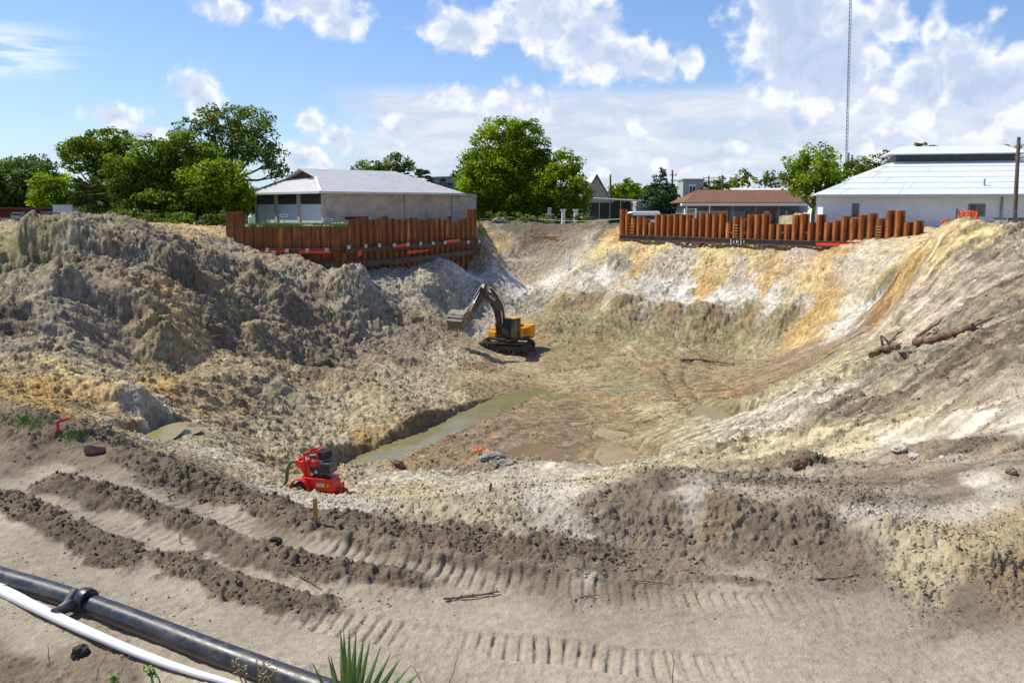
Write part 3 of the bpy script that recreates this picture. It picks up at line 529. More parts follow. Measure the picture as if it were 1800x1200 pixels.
# ------------------------------------------------------------------ object helpers
rnd = random.Random(11)
def tag(o, label=None, cat=None, group=None, kind=None):
    if label: o['label'] = label
    if cat: o['category'] = cat
    if group: o['group'] = group
    if kind: o['kind'] = kind
    return o
def thing(name, loc, rz=0.0, label=None, cat=None, group=None):
    o = bpy.data.objects.new(name, None); COL.objects.link(o); o.location = loc; o.rotation_euler = (0, 0, rz); o.empty_display_size = .3
    return tag(o, label, cat, group)
def copy_tree(o, parent=None):
    c = o.copy(); COL.objects.link(c); c.parent = parent
    for ch in list(o.children): copy_tree(ch, c)
    return c
class MB:
    def __init__(s): s.v = []; s.f = []
    def add(s, vs, fs):
        n = len(s.v); s.v += [Vector(v) for v in vs]; s.f += [[n + i for i in f] for f in fs]; return s
    def box(s, c, d, rot=None):
        x, y, z = d[0] / 2, d[1] / 2, d[2] / 2
        vs = [Vector((a * x, b_ * y, e * z)) for a in (-1, 1) for b_ in (-1, 1) for e in (-1, 1)]
        if rot is not None: vs = [rot @ v for v in vs]
        c = Vector(c)
        return s.add([v + c for v in vs], [(0, 1, 3, 2), (4, 6, 7, 5), (0, 4, 5, 1), (2, 3, 7, 6), (0, 2, 6, 4), (1, 5, 7, 3)])
    def bb(s, a, b_): return s.box([(a[i] + b_[i]) / 2 for i in range(3)], [abs(b_[i] - a[i]) for i in range(3)])
    def tube(s, pts, r, n=8, cap=True):
        pts = [Vector(p) for p in pts]; rs = r if isinstance(r, (list, tuple)) else [r] * len(pts); base_ = len(s.v); up = Vector((0, 0, 1)); last = None
        for i, p in enumerate(pts):
            t = (pts[min(i + 1, len(pts) - 1)] - pts[max(i - 1, 0)]).normalized()
            a = last if last is not None else (up.cross(t) if abs(t.z) < .95 else Vector((1, 0, 0)).cross(t))
            a = (a - t * a.dot(t)).normalized(); last = a; b_ = t.cross(a)
            for k in range(n):
                q = 2 * math.pi * k / n; s.v.append(p + (a * math.cos(q) + b_ * math.sin(q)) * rs[i])
        for i in range(len(pts) - 1):
            for k in range(n):
                s.f.append([base_ + i * n + k, base_ + i * n + (k + 1) % n, base_ + (i + 1) * n + (k + 1) % n, base_ + (i + 1) * n + k])
        if cap: s.f.append([base_ + k for k in range(n)][::-1]); s.f.append([base_ + (len(pts) - 1) * n + k for k in range(n)])
        return s
    def bar(s, p, q, w, h_):
        p, q = Vector(p), Vector(q); d = q - p; m = d.to_track_quat('X', 'Z').to_matrix()
        return s.box((p + q) / 2, (d.length, w, h_), m)
    def prism(s, poly, h0, h1, fn):
        """poly: 2D outline; fn(u, v, w) -> xyz ; extruded between w=h0..h1"""
        n = len(poly)
        vs = [fn(a, b_, h0) for a, b_ in poly] + [fn(a, b_, h1) for a, b_ in poly]
        return s.add(vs, [list(range(n))[::-1], [n + i for i in range(n)]] + [[i, (i + 1) % n, n + (i + 1) % n, n + i] for i in range(n)])
    def build(s, name, m, parent=None, smooth=False, bevel=0.0):
        me = bpy.data.meshes.new(name); me.from_pydata([tuple(v) for v in s.v], [], s.f); me.update()
        bm = bmesh.new(); bm.from_mesh(me); bmesh.ops.recalc_face_normals(bm, faces=bm.faces); bm.to_mesh(me); bm.free()
        if smooth:
            me.polygons.foreach_set('use_smooth', [True] * len(me.polygons))
            try: me.set_sharp_from_angle(angle=R(38))
            except Exception: pass
        me.materials.append(m); o = bpy.data.objects.new(name, me); COL.objects.link(o)
        if parent is not None: o.parent = parent
        if bevel:
            md = o.modifiers.new('bevel', 'BEVEL'); md.width = bevel; md.segments = 2; md.limit_method = 'ANGLE'
        return o
def pmat(name, c, rough=.6, spec=.4, metal=0, var=.18, sc=3.0, c2=None, f2=(.5, .7), sc2=1.5, bump=0.0, rand=0.0, stretch=(1, 1, 1)):
    m, h, b = mat(name); tcn = h.n('ShaderNodeTexCoord')
    mp = h.n('ShaderNodeMapping'); h.l(tcn.outputs['Object'], mp.inputs[0]); mp.inputs['Scale'].default_value = stretch
    oi = h.n('ShaderNodeObjectInfo')
    off = h.vm('ADD', mp.outputs[0], h.vm('SCALE', oi.outputs['Location'])) if False else mp.outputs[0]
    w = h.n('ShaderNodeCombineXYZ'); h.l(h.m('MULTIPLY', oi.outputs['Random'], 40), w.inputs[0]); off = h.vm('ADD', mp.outputs[0], w.outputs[0])
    n1 = h.noise(off, sc, 5, .62); f = h.ss(n1, .25, .75, 1 - var, 1 + var)
    col = (*c, 1)
    base_ = h.n('ShaderNodeRGB'); base_.outputs[0].default_value = col; cur = base_.outputs[0]
    if c2 is not None:
        n2 = h.noise(off, sc2, 5, .65); k = h.ss(n2, *f2)
        if rand: k = h.m('MULTIPLY', k, h.m('ADD', 1 - rand, h.m('MULTIPLY', oi.outputs['Random'], 2 * rand)), clamp=True)
        cur = h.mix(k, cur, c2)
    sc_ = h.n('ShaderNodeVectorMath', operation='SCALE'); h.l(cur, sc_.inputs[0]); h.l(f, sc_.inputs['Scale']); h.l(sc_.outputs[0], b.inputs['Base Color'])
    b.inputs['Roughness'].default_value = rough; b.inputs['Specular IOR Level'].default_value = spec; b.inputs['Metallic'].default_value = metal
    if bump:
        bpn = h.n('ShaderNodeBump'); bpn.inputs['Strength'].default_value = .6; bpn.inputs['Distance'].default_value = bump; h.l(n1, bpn.inputs['Height']); h.l(bpn.outputs[0], b.inputs['Normal'])
    return m
M = dict(
 rust=pmat('rusted steel', (.40, .14, .036), .8, .3, 0, .35, 2.2, (.58, .25, .07), (.48, .70), .9, rand=.5, stretch=(1, 1, .25)),
 rustdark=pmat('dark rusted steel', (.215, .080, .028), .85, .3, 0, .35, 2.2, (.42, .17, .05), (.48, .72), .9, rand=.5, stretch=(1, 1, .25)),
 waler=pmat('dull brown beam steel', (.115, .085, .070), .75, .3, 0, .3, 2, (.20, .12, .07), (.55, .75), 1.2),
 red=pmat('orange red plastic sheet', (.78, .065, .02), .55, .4, 0, .15, 6),
 bolt=pmat('pale bolt plate', (.55, .52, .46), .6), 
 cream=pmat('rendered block wall', (.50, .43, .33), .9, .2, 0, .18, .8, (.33, .30, .26), (.45, .75), .35),
 tan=pmat('tan column', (.44, .38, .30), .85), panel=pmat('pale blue panel', (.52, .58, .62), .7, .3, 0, .1, 1.2, (.40, .44, .47), (.55, .8), .6),
 louvre=pmat('dark louvre', (.035, .030, .030), .6), maroon=pmat('brown red gable', (.13, .05, .04), .8),
 roofgrey=pmat('pale metal roof', (.50, .49, .48), .42, .5, .0, .06, .6, (.42, .41, .41), (.5, .8), .4), eave=pmat('eave trim', (.50, .54, .54), .5),
 whiteroof=pmat('white painted metal roof', (.66, .68, .70), .5, .4, 0, .05, .8, (.60, .58, .57), (.66, .8), 1.1), whitewall=pmat('white rendered wall', (.66, .70, .75), .85, .2, 0, .07, .5, (.52, .56, .6), (.6, .8), .7),
 dark=pmat('dark opening', (.03, .032, .035), .4), glass=pmat('window glass', (.05, .06, .07), .12, .8), grey=pmat('grey paint', (.22, .23, .24), .6), midgrey=pmat('grey block', (.34, .34, .33), .8),
 pole=pmat('weathered timber pole', (.16, .12, .09), .9, .2, 0, .3, 3, stretch=(1, 1, .2)), steel=pmat('galvanised steel', (.42, .43, .44), .45, .5, .6),
 brownroof=pmat('brown shingle roof', (.19, .10, .058), .9, .2, 0, .16, 2.5, (.15, .08, .048), (.5, .8), .7), white=pmat('white paint', (.80, .80, .78), .5, .4, 0, .05, 3),
 bluewall=pmat('blue grey metal siding', (.30, .37, .48), .6), concrete=pmat('pale concrete', (.42, .41, .38), .85, .3, 0, .14, 1),
 darkgreen=pmat('dark green mesh', (.018, .060, .045), .8, .2, 0, .3, 2), maroonwall=pmat('dark red wall', (.17, .018, .022), .7), pinkw=pmat('faded pink wall', (.36, .16, .15), .8),
 yellow=pmat('yellow machine paint', (.80, .36, .02), .4, .5, 0, .14, 2.5, (.30, .18, .07), (.60, .78), 1.7), black=pmat('black machine paint', (.035, .033, .032), .45, .5, 0, .25, 2.5, (.12, .10, .075), (.58, .75), 1.6),
 track=pmat('mud caked track steel', (.085, .068, .050), .8, .4, 0, .4, 3, (.22, .18, .13), (.5, .7), 1.6), bucket=pmat('worn bucket steel', (.22, .19, .145), .65, .4, .1, .3, 3, (.13, .085, .045), (.45, .65), 2),
 stick=pmat('rusty stick steel', (.16, .075, .04), .7, .4, 0, .3, 3), chrome=pmat('cylinder rod', (.75, .75, .74), .2, .8, .8), cabglass=pmat('cab glass', (.02, .045, .055), .08, .8),
 pumpred=pmat('red pump paint', (.66, .022, .016), .45, .5, 0, .2, 5, (.34, .10, .06), (.55, .72), 4), engine=pmat('engine grey', (.06, .066, .072), .5), rubber=pmat('tyre rubber', (.025, .025, .026), .8), hose=pmat('green suction hose', (.10, .15, .07), .55),
 wood=pmat('raw timber stake', (.42, .25, .09), .85, .2, 0, .25, 4, stretch=(1, 1, .3)), log=pmat('weathered log bark', (.17, .105, .07), .95, .2, 0, .4, 3, (.30, .22, .15), (.5, .7), 2.5, bump=.05),
 pvc=pmat('white plastic pipe', (.84, .82, .80), .35, .5, 0, .03, 4, (.45, .38, .30), (.66, .78), 3), blade=pmat('palm blade', (.10, .19, .03), .45, .5, 0, .3, 6, (.32, .24, .07), (.62, .75), 5), weed=pmat('dry weed stem', (.28, .22, .12), .8), greenweed=pmat('fresh weed leaf', (.16, .30, .04), .7, .3, 0, .35, 5),
 orange=pmat('orange safety netting', (.80, .14, .02), .7, .3, 0, .3, 2.5, (.35, .10, .03), (.55, .75), 1.5), string=pmat('yellow green line', (.50, .62, .16), .6), silverclod=pmat('blue grey boulder', (.22, .21, .185), .85, .3, 0, .35, 2.5, bump=.08), ladder=pmat('aluminium ladder', (.75, .73, .70), .4, .5, .3),
 bark=pmat('tree bark', (.13, .10, .075), .95, .2, 0, .3, 2), carpaint=pmat('white vehicle paint', (.82, .83, .84), .3, .6, 0, .03), flag=pmat('orange marker flag', (.85, .16, .03), .6))
# HDPE pipe: black, glossy along the top, dusty
mp_, h, b = mat('black polyethylene pipe'); ge = h.n('ShaderNodeNewGeometry')
nn = h.noise(ge.outputs['Position'], 5, 7, .7); n9 = h.noise(ge.outputs['Position'], 45, 4, .7); sz = h.n('ShaderNodeSeparateXYZ'); h.l(ge.outputs['Position'], sz.inputs[0]); dz = h.ss(sz.outputs[2], .09, -.01, 0, .75)
h.l(h.mix(h.m('ADD', h.m('MULTIPLY', h.ss(nn, .42, .7, 0, .45), h.ss(n9, .35, .65)), dz, clamp=True), (.014, .013, .018), (.22, .19, .165)), b.inputs['Base Color'])
h.l(h.ss(nn, .35, .7, .30, .55), b.inputs['Roughness']); b.inputs['Specular IOR Level'].default_value = .55; M['hdpe'] = mp_
# water
def water_mat(name, c, c2, rough, spec=.5):
    m, h, b = mat(name); ge = h.n('ShaderNodeNewGeometry'); n1 = h.noise(ge.outputs['Position'], .7, 4, .6)
    h.l(h.mix(h.ss(n1, .35, .7), c, c2), b.inputs['Base Color']); b.inputs['Roughness'].default_value = rough; b.inputs['Specular IOR Level'].default_value = spec
    n2 = h.noise(ge.outputs['Position'], 5, 3, .6); bpn = h.n('ShaderNodeBump'); bpn.inputs['Strength'].default_value = .12; bpn.inputs['Distance'].default_value = .03
    h.l(n2, bpn.inputs['Height']); h.l(bpn.outputs[0], b.inputs['Normal']); return m
WM = dict(green=water_mat('silty green water', (.21, .185, .085), (.25, .23, .115), .10, .5), brown=water_mat('tea brown water', (.24, .145, .045), (.19, .11, .03), .2, .25),
          silver=water_mat('shallow grey water', (.36, .27, .14), (.27, .19, .09), .4, .15), ochre=water_mat('ochre water', (.30, .22, .08), (.26, .20, .09), .3, .4), pond=water_mat('yellow pond water', (.27, .235, .07), (.33, .25, .10), .15, .35))
def flat(name, outline, z, m, label):
    mb = MB(); mb.add([(p.x, p.y, z) for p in outline], [list(range(len(outline)))]); o = mb.build(name, m); o['kind'] = 'structure'; o['label'] = label; return o
def offset(pl, d0, d1):
    L = []; Rr = []
    for i, p in enumerate(pl):
        t = (pl[min(i + 1, len(pl) - 1)] - pl[max(i - 1, 0)]); t.z = 0; t.normalize(); n = Vector((-t.y, t.x, 0)); L.append(p + n * d0); Rr.append(p - n * d1)
    return L, Rr
L_, R_ = offset(TRENCH, 3.0, 3.0); mb = MB(); n_ = len(L_)
mb.add([(p.x, p.y, TW) for p in L_ + R_], [[i, i + 1, n_ + i + 1, n_ + i] for i in range(n_ - 1)])
o = mb.build('water', WM['green']); tag(o, 'murky green water lying in the long straight trench', kind='structure')
for (cx, cy, cz, rx, ry, kind) in PUDW:
    out = [Vector((cx + 1.22 * rx * math.cos(a), cy + 1.22 * ry * math.sin(a), 0)) for a in np.linspace(0, 2 * math.pi, 24)[:-1]]
    flat('puddle', out, cz, WM[kind], {'brown': 'tea brown puddle beside the grey boulder', 'silver': 'shallow tan puddle on the muddy pit floor', 'ochre': 'ochre puddle below the right bank', 'pond': 'yellowish pond under the left spoil hill'}[kind])
# ------------------------------------------------------------------ sheet pile walls
def pile_mesh(w, z0, z1, dep=.42, flare=.3):
    t = .035; a = w * flare; s1 = w * .12; b_ = w - a - 2 * s1
    top = [(0, 0), (a, 0), (a + s1, dep), (a + s1 + b_, dep), (w - .004, .0 + t)]
    low = [(0, t), (a - .01, t), (a + s1 - .01, dep + t), (a + s1 + b_ + .01, dep + t), (w - .004, .0 + 2 * t)]
    mb = MB(); mb.prism(top + low[::-1], z0, z1, lambda u, v, w_: (u, v, w_)); return mb
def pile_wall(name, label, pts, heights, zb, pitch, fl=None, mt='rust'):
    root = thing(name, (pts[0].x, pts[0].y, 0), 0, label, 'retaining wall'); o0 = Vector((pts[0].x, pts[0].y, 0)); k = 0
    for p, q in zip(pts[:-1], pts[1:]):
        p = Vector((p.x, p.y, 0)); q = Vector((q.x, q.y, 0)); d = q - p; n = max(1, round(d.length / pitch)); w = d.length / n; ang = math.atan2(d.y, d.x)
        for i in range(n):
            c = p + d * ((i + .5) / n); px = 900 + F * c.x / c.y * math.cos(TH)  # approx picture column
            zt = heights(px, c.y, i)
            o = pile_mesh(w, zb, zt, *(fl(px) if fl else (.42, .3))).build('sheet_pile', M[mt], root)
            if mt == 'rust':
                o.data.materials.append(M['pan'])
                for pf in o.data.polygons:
                    if pf.center.y > .36: pf.material_index = 1  # recessed faces take the darker rust, painting in the shade there
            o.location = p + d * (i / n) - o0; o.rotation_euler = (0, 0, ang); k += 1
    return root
M['pan'] = pmat('damp dark rust', (.105, .042, .020), .85, .3, 0, .3, 2.2, (.20, .08, .03), (.52, .74), .9, rand=.5, stretch=(1, 1, .25))  # rust darkened to paint shade into the pile recesses
def zat(py, Y): return CZ - Y * T(py)
hr = random.Random(4)
def hl(px, Y, i):
    if px < 440: return zat(372, Y)
    if px < 622: return zat(398, Y) + hr.uniform(-.05, .05)
    if px > 826: return zat(368, Y)
    return zat(hr.choice([380, 383, 386, 388, 391, 384]), Y)
wl = pile_wall('sheet_pile_wall', 'dark rusty sheet pile wall in front of the block building with red strips on its beams', WL, hl, -6.5, .94, lambda px: (.16, .78) if px < 622 else (.24, .55), 'rustdark')
def hrf(px, Y, i):
    if px < 1100: return zat(368, Y)
    if 1345 < px < 1385: return zat(394, Y)
    if 1540 < px < 1568: return zat(370, Y)
    if px > 1590: return zat(388, Y)
    return zat(hr.choice([376, 378, 380, 384, 377, 388, 375, 391]), Y)
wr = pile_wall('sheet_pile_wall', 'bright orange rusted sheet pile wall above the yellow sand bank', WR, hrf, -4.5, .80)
def on_wall(pts, px, py, off):
    """point on the camera side of a wall at picture column px"""
    best = None
    for p, q in zip(pts[:-1], pts[1:]):
        for k in range(201):
            c = p + (q - p) * (k / 200); x = 900 + F * c.x / c.y * (math.cos(TH) - ((py - 600) / F) * math.sin(TH))
            if best is None or abs(x - px) < best[0]: best = (abs(x - px), c, (q - p).normalized())
    c, d = best[1], best[2]; n = Vector((d.y, -d.x, 0)); return Vector((c.x, c.y, zat(py, c.y))) + n * off, d, n
def beam(root, pts, pp, off, hh, m, name='waler_beam', thick=.3):
    mb = MB(); o0 = root.location
    for (a, b_) in zip(pp[:-1], pp[1:]):
        p, d, n = on_wall(pts, *a, off); q, d2, n2 = on_wall(pts, *b_, off); p, q = p - o0, q - o0
        mb.bar(p + Vector((0, 0, hh * .42)), q + Vector((0, 0, hh * .42)), thick, .05); mb.bar(p - Vector((0, 0, hh * .42)), q - Vector((0, 0, hh * .42)), thick, .05); mb.bar(p, q, .06, hh * .80)
    return mb.build(name, m, root)
beam(wl, WL, [(394, 441), (500, 441.5), (598, 441)], .38, .50, M['waler']); beam(wl, WL, [(603, 441), (700, 434), (837, 424)], .38, .50, M['waler'])
beam(wl, WL, [(430, 462), (520, 464), (598, 465)], .42, .62, M['waler']); beam(wl, WL, [(603, 465), (700, 458), (852, 441)], .42, .62, M['waler'])
for (x0, x1, py, w_) in [(393, 440, 439, .28), (455, 494, 442, .30), (496, 508, 441, .2), (530, 586, 442, .30), (684, 712, 432.5, .30), (774, 800, 425, .30), (706, 726, 444, .26), (726, 745, 442, .14), (620, 627, 446, .5)]:
    p, d, n = on_wall(WL, x0, py, .62); q, _, _ = on_wall(WL, x1, py - (3 if x0 > 600 else 0), .62)
    MB().bar(p - wl.location, q - wl.location, .04, w_).build('red_strip', M['red'], wl)
for px, py in [(475, 439), (510, 440), (546, 440), (579, 439), (604, 434), (633, 432), (658, 431), (684, 430.5), (707, 429), (730, 428), (752, 427), (773, 426), (814, 425), (833, 424), (487, 444), (413, 441)]:
    p, d, n = on_wall(WL, px, py, .68); MB().box(p - wl.location, (.32, .12, .34), Matrix.Rotation(math.atan2(d.y, d.x), 3, 'Z')).build('bolt_plate', M['bolt'], wl)
beam(wr, WR, [(1092, 417), (1350, 426), (1626, 434)], .38, .62, M['waler'])
for (x0, x1, py, w_) in [(1440, 1500, 428.5, .26), (1500, 1556, 430, .34)]:
    p, d, n = on_wall(WR, x0, py, .6); q, _, _ = on_wall(WR, x1, py + 1.5, .6); MB().bar(p - wr.location, q - wr.location, .04, w_).build('red_strip', M['red'], wr)
for px in (1111, 1294, 1544):     # stacked weld tabs that read as a little ladder
    mb = MB()
    for k in range(6):
        p, d, n = on_wall(WR, px, 394 + k * 5 + (px - 1111) * .01, .06); mb.box(p - wr.location, (.55, .05, .10), Matrix.Rotation(math.atan2(d.y, d.x), 3, 'Z'))
    mb.build('weld_tabs', M['wood'], wr)
mb = MB()
for k, (x_, l) in enumerate([(1290, .5), (1296, .25), (1300, .3), (1304, .22), (1308, .4), (1313, .2)]):   # faint chalk strokes on the beam
    p, d, n = on_wall(WR, x_, 424.5, .56); mb.box(p - wr.location, (.07, .02, l), Matrix.Rotation(math.atan2(d.y, d.x), 3, 'Z'))
mb.build('chalk_mark', M['white'], wr)
for px in range(1130, 1440, 22):
    p, d, n = on_wall(WR, px, 409, -.3); MB().box(p - wr.location, (.16, .1, .16)).build('bolt_plate', M['bolt'], wr)
# ------------------------------------------------------------------ left block building
O = P(568, 338, 111); zg = O.z - 4.25; ex = Vector((.749, .663, 0)); rz = math.atan2(ex.y, ex.x)
lb = thing('building', (O.x, O.y, zg), rz, 'low block building with grey hipped metal roof and three pale panelled bays', 'building')
WB, LB, HB = 18.7, 20.5, 4.25
mb = MB(); mb.bb((0, 0, -.3), (LB + 3.9, .25, HB)); mb.bb((LB + 3.65, .25, -.3), (LB + 3.9, WB, HB - .5)); mb.bb((0, WB - .25, -.3), (LB, WB, HB)); mb.build('wall', M['cream'], lb)
MB().bb((LB, -.06, HB - .45), (LB + 4.0, WB - .3, HB - .2)).build('flat_roof', M['midgrey'], lb)
bay = WB / 3
for i in range(4):
    y0 = i * bay; MB().bb((-.14, max(y0 - .35, -.02), -.3), (.36, min(y0 + .35, WB + .02), HB - .02)).build('column', M['tan'], lb)
for i in range(3):
    y0 = i * bay; MB().bb((.02, y0 + .35, -.3), (.14, y0 + bay - .35, HB - 1.45)).build('panel', M['panel'], lb)
    MB().bb((.10, y0 + .35, HB - 1.45), (.2, y0 + bay - .35, HB - .05)).build('window', M['louvre'], lb)
for t_ in (12.0, 19.9): MB().bb((t_, -.14, 0), (t_ + .12, -.02, HB)).build('downpipe', M['midgrey'], lb)
MB().bb((14.2, -.03, 0), (15.4, .0, HB - .9)).build('blocked_door', M['tan'], lb)
MB().bb((3.0, -.05, .9), (5.4, 0, 1.25)).build('wall_stain', M['louvre'], lb)
ov = 1.0; ez = HB; rzz = HB + 3.15; r0, r1 = 2.85, 17.0; cy = WB / 2
# hip roof with a gablet at the front end: ribs are real standing seams
gz_ = ez + (rzz - ez) * .62; hw = (cy + ov) * .38
def roofpanel(mb, quad, t=.09):
    n = (Vector(quad[1]) - Vector(quad[0])).cross(Vector(quad[-1]) - Vector(quad[0])).normalized() * t
    if n.z < 0: n = -n
    k = len(quad); mb.add([Vector(q) for q in quad] + [Vector(q) + n for q in quad], [list(range(k)), [k + i for i in range(k)]] + [[i, (i + 1) % k, k + (i + 1) % k, k + i] for i in range(k)])
def seams(mb, a0, a1, b0, b1, n, h_=.06):
    for i in range(n + 1):
        t = i / n; mb.bar(Vector(a0).lerp(Vector(a1), t) + Vector((0, 0, .1)), Vector(b0).lerp(Vector(b1), t) + Vector((0, 0, .1)), .05, h_)
A = (-ov, -ov, ez); B = (LB + ov, -ov, ez); Cc = (LB + ov, WB + ov, ez); D = (-ov, WB + ov, ez); R0 = (r0, cy, rzz); R1 = (r1, cy, rzz)
G0 = (r0 - .2, cy - hw, gz_); G1 = (r0 - .2, cy + hw, gz_); G0b = (r0 - 1.0, cy - hw - .3, gz_ - .05); G1b = (r0 - 1.0, cy + hw + .3, gz_ - .05); R0f = (r0 - 1.0, cy, rzz)
mb = MB(); roofpanel(mb, [A, B, R1, R0f, G0b]); roofpanel(mb, [D, Cc, R1, R0f, G1b]); roofpanel(mb, [A, G0, G1, D]); roofpanel(mb, [B, Cc, R1])
for i in range(1, 30):
    t = i / 30; x_ = -ov + t * (LB + 2 * ov); 
    top_t = 1.0 if r0 <= x_ <= r1 else (max(.0, (x_ + ov) / (r0 + ov)) if x_ < r0 else (LB + ov - x_) / (LB + ov - r1))
    mb.bar((x_, -ov, ez + .12), (x_, -ov + (cy + ov) * top_t, ez + .12 + (rzz - ez) * top_t), .05, .05)
mb.build('roof', M['roofgrey'], lb)
MB().prism([(cy - hw, gz_ + .02), (cy + hw, gz_ + .02), (cy, rzz - .03)], r0 - .1, r0 - .04, lambda u, v, w_: (w_, u, v)).build('gable_vent', M['maroon'], lb)
mb = MB(); mb.bb((-ov - .08, -ov - .12, ez - .16), (LB + ov + .08, -ov - .003, ez + .10)); mb.bb((-ov - .12, -ov - .003, ez - .16), (-ov - .003, WB + ov, ez + .10)); mb.build('gutter', M['eave'], lb)
MB().bar((-ov + .1, -ov + .1, ez + .14), (r0 - 1.0, cy - hw - .3, gz_ + .1), .35, .06).build('hip_flashing', M['white'], lb)
# little signs on posts in front of it
def sign(px, py, Y, w_, h_, tilt, label, board):
    p = P(px, py, Y); r_ = thing('sign', (p.x, p.y, ZG), rz=.1, label=label, cat='sign')
    zc = p.z - ZG
    MB().box((0, 0, zc), (w_, .03, h_), Matrix.Rotation(tilt, 3, 'Y')).build('sign_board', M['white'], r_)
    mb = MB(); rr = random.Random(int(px))
    for k in range(6): mb.box((-w_ * .33 + k * w_ * .13, -.02, zc + rr.uniform(-.02, .02)), (w_ * .09, .01, h_ * rr.uniform(.3, .5)), Matrix.Rotation(tilt, 3, 'Y'))
    mb.build('lettering', M['dark'], r_); MB().bb((-.04, .02, -.2), (.04, .08, zc + (h_ / 2 if board else -h_ / 2))).build('post', M['steel'], r_)
sign(499, 379, 92, .85, .30, 0.0, 'small white sign on a post in front of the middle pale panel', True)
sign(577, 386.5, 88, 1.0, .28, 0.0, 'small white sign with dark lettering at the corner of the block building', True)
p = P(441, 379, 100); o = thing('tank', (p.x, p.y, ZG), 0, 'small pale blue gas bottle beside the block building', 'gas bottle')
MB().tube([(0, 0, 0), (0, 0, .1), (0, 0, 1.3), (0, 0, 1.55)], [.28, .33, .33, .12], 12).build('cylinder_body', M['panel'], o, True); MB().tube([(0, 0, 1.5), (0, 0, 1.75)], .1, 8).build('valve', M['steel'], o)
# ------------------------------------------------------------------ right white building
O = P(1448, 344, 84); E = P(1800, 338, 80); ex = Vector((E.x - O.x, E.y - O.y, 0)); LN = ex.length * 1.65; ex.normalize(); rz = math.atan2(ex.y, ex.x)
HB = 3.0; wb = thing('building', (O.x, O.y, O.z - HB), rz, 'long white building with white metal roof and raised ridge vent roof', 'building')
mb = MB(); mb.bb((0, 0, -1.2), (LN, .25, HB)); mb.bb((0, .25, -1.2), (.25, 17, HB)); mb.build('wall', M['whitewall'], wb)
def rx(px): # local x on the wall for a picture column
    u = (px - 900) / F / math.cos(TH); return (u * O.y - O.x) / (ex.x - u * ex.y)
w = MB().bb((rx(1684), -.04, HB - 1.9), (rx(1714), .0, HB - .75)).build('window', M['grey'], wb); MB().bb((rx(1687), -.06, HB - 1.8), (rx(1711), -.04, HB - .85)).build('pane', M['glass'], w)
w = MB().bb((rx(1484), -.04, HB - 2.0), (rx(1497), .0, HB - .7)).build('window', M['grey'], wb); MB().bb((rx(1486), -.06, HB - 1.9), (rx(1495), -.04, HB - .8)).build('pane', M['glass'], w)
MB().bb((rx(1739), -.14, 0), (rx(1742.5), 0, HB)).build('downpipe', M['grey'], wb)
mb = MB(); ov = .75
c0, c1, cyd = rx(1552) * 1.0, LN - 8, 9.0; zt = 3.35
A = (-ov, -ov, HB); B = (LN + ov, -ov, HB)
c0 = 7.4; c1 = 18.6; LNr = 29
B = (LNr, -ov, HB); Rb0 = (c0, cyd, HB + zt); Rb1 = (c1, cyd, HB + zt); C_ = (LNr, 22, HB); D_ = (-ov, 22, HB)
roofpanel(mb, [A, B, Rb1, Rb0]); roofpanel(mb, [A, Rb0, (c0, cyd + 4, HB + zt), D_]); roofpanel(mb, [B, C_, (c1, cyd + 4, HB + zt), Rb1])
rr = random.Random(3)
for row in range(1, 6):
    t = row / 6; p = Vector(A).lerp(Vector(Rb0), t); q = Vector(B).lerp(Vector(Rb1), t); mb.bar(p + Vector((0, -.02, .12)), q + Vector((0, -.02, .12)), .07, .012)
    for k in range(6):
        a = rr.random(); s_ = Vector(p).lerp(q, a); e_ = Vector(A).lerp(Vector(Rb0), t - 1 / 6).lerp(Vector(B).lerp(Vector(Rb1), t - 1 / 6), a); mb.bar(s_ + Vector((0, 0, .11)), e_ + Vector((0, 0, .11)), .04, .025)
mb.build('roof', M['whiteroof'], wb)
MB().bb((c0 + .2, cyd + .1, HB + zt - .2), (c1 - .2, cyd + 3.9, HB + zt + .75)).build('clerestory', M['engine'], wb)
mb = MB(); a = .7; zr = HB + zt + .75
roofpanel(mb, [(c0 - a, cyd - a, zr), (c1 + a, cyd - a, zr), (c1 - .6, cyd + 2, zr + .85), (c0 + .8, cyd + 2, zr + .85)]); roofpanel(mb, [(c0 - a, cyd + 4 + a, zr), (c1 + a, cyd + 4 + a, zr), (c1 - .6, cyd + 2, zr + .85), (c0 + .8, cyd + 2, zr + .85)])
roofpanel(mb, [(c0 - a, cyd - a, zr), (c0 - a, cyd + 4 + a, zr), (c0 + .8, cyd + 2, zr + .85)]); roofpanel(mb, [(c1 + a, cyd - a, zr), (c1 + a, cyd + 4 + a, zr), (c1 - .6, cyd + 2, zr + .85)])
mb.build('vent_roof', M['whiteroof'], wb)
MB().bb((-ov, -ov - .08, HB - .14), (LNr, -ov - .003, HB + .10)).build('gutter', M['eave'], wb)
MB().tube([(rx(1717), 1.6, HB + .7), (rx(1717), 1.6, HB + 1.5)], .09, 8).build('vent_pipe', M['steel'], wb)
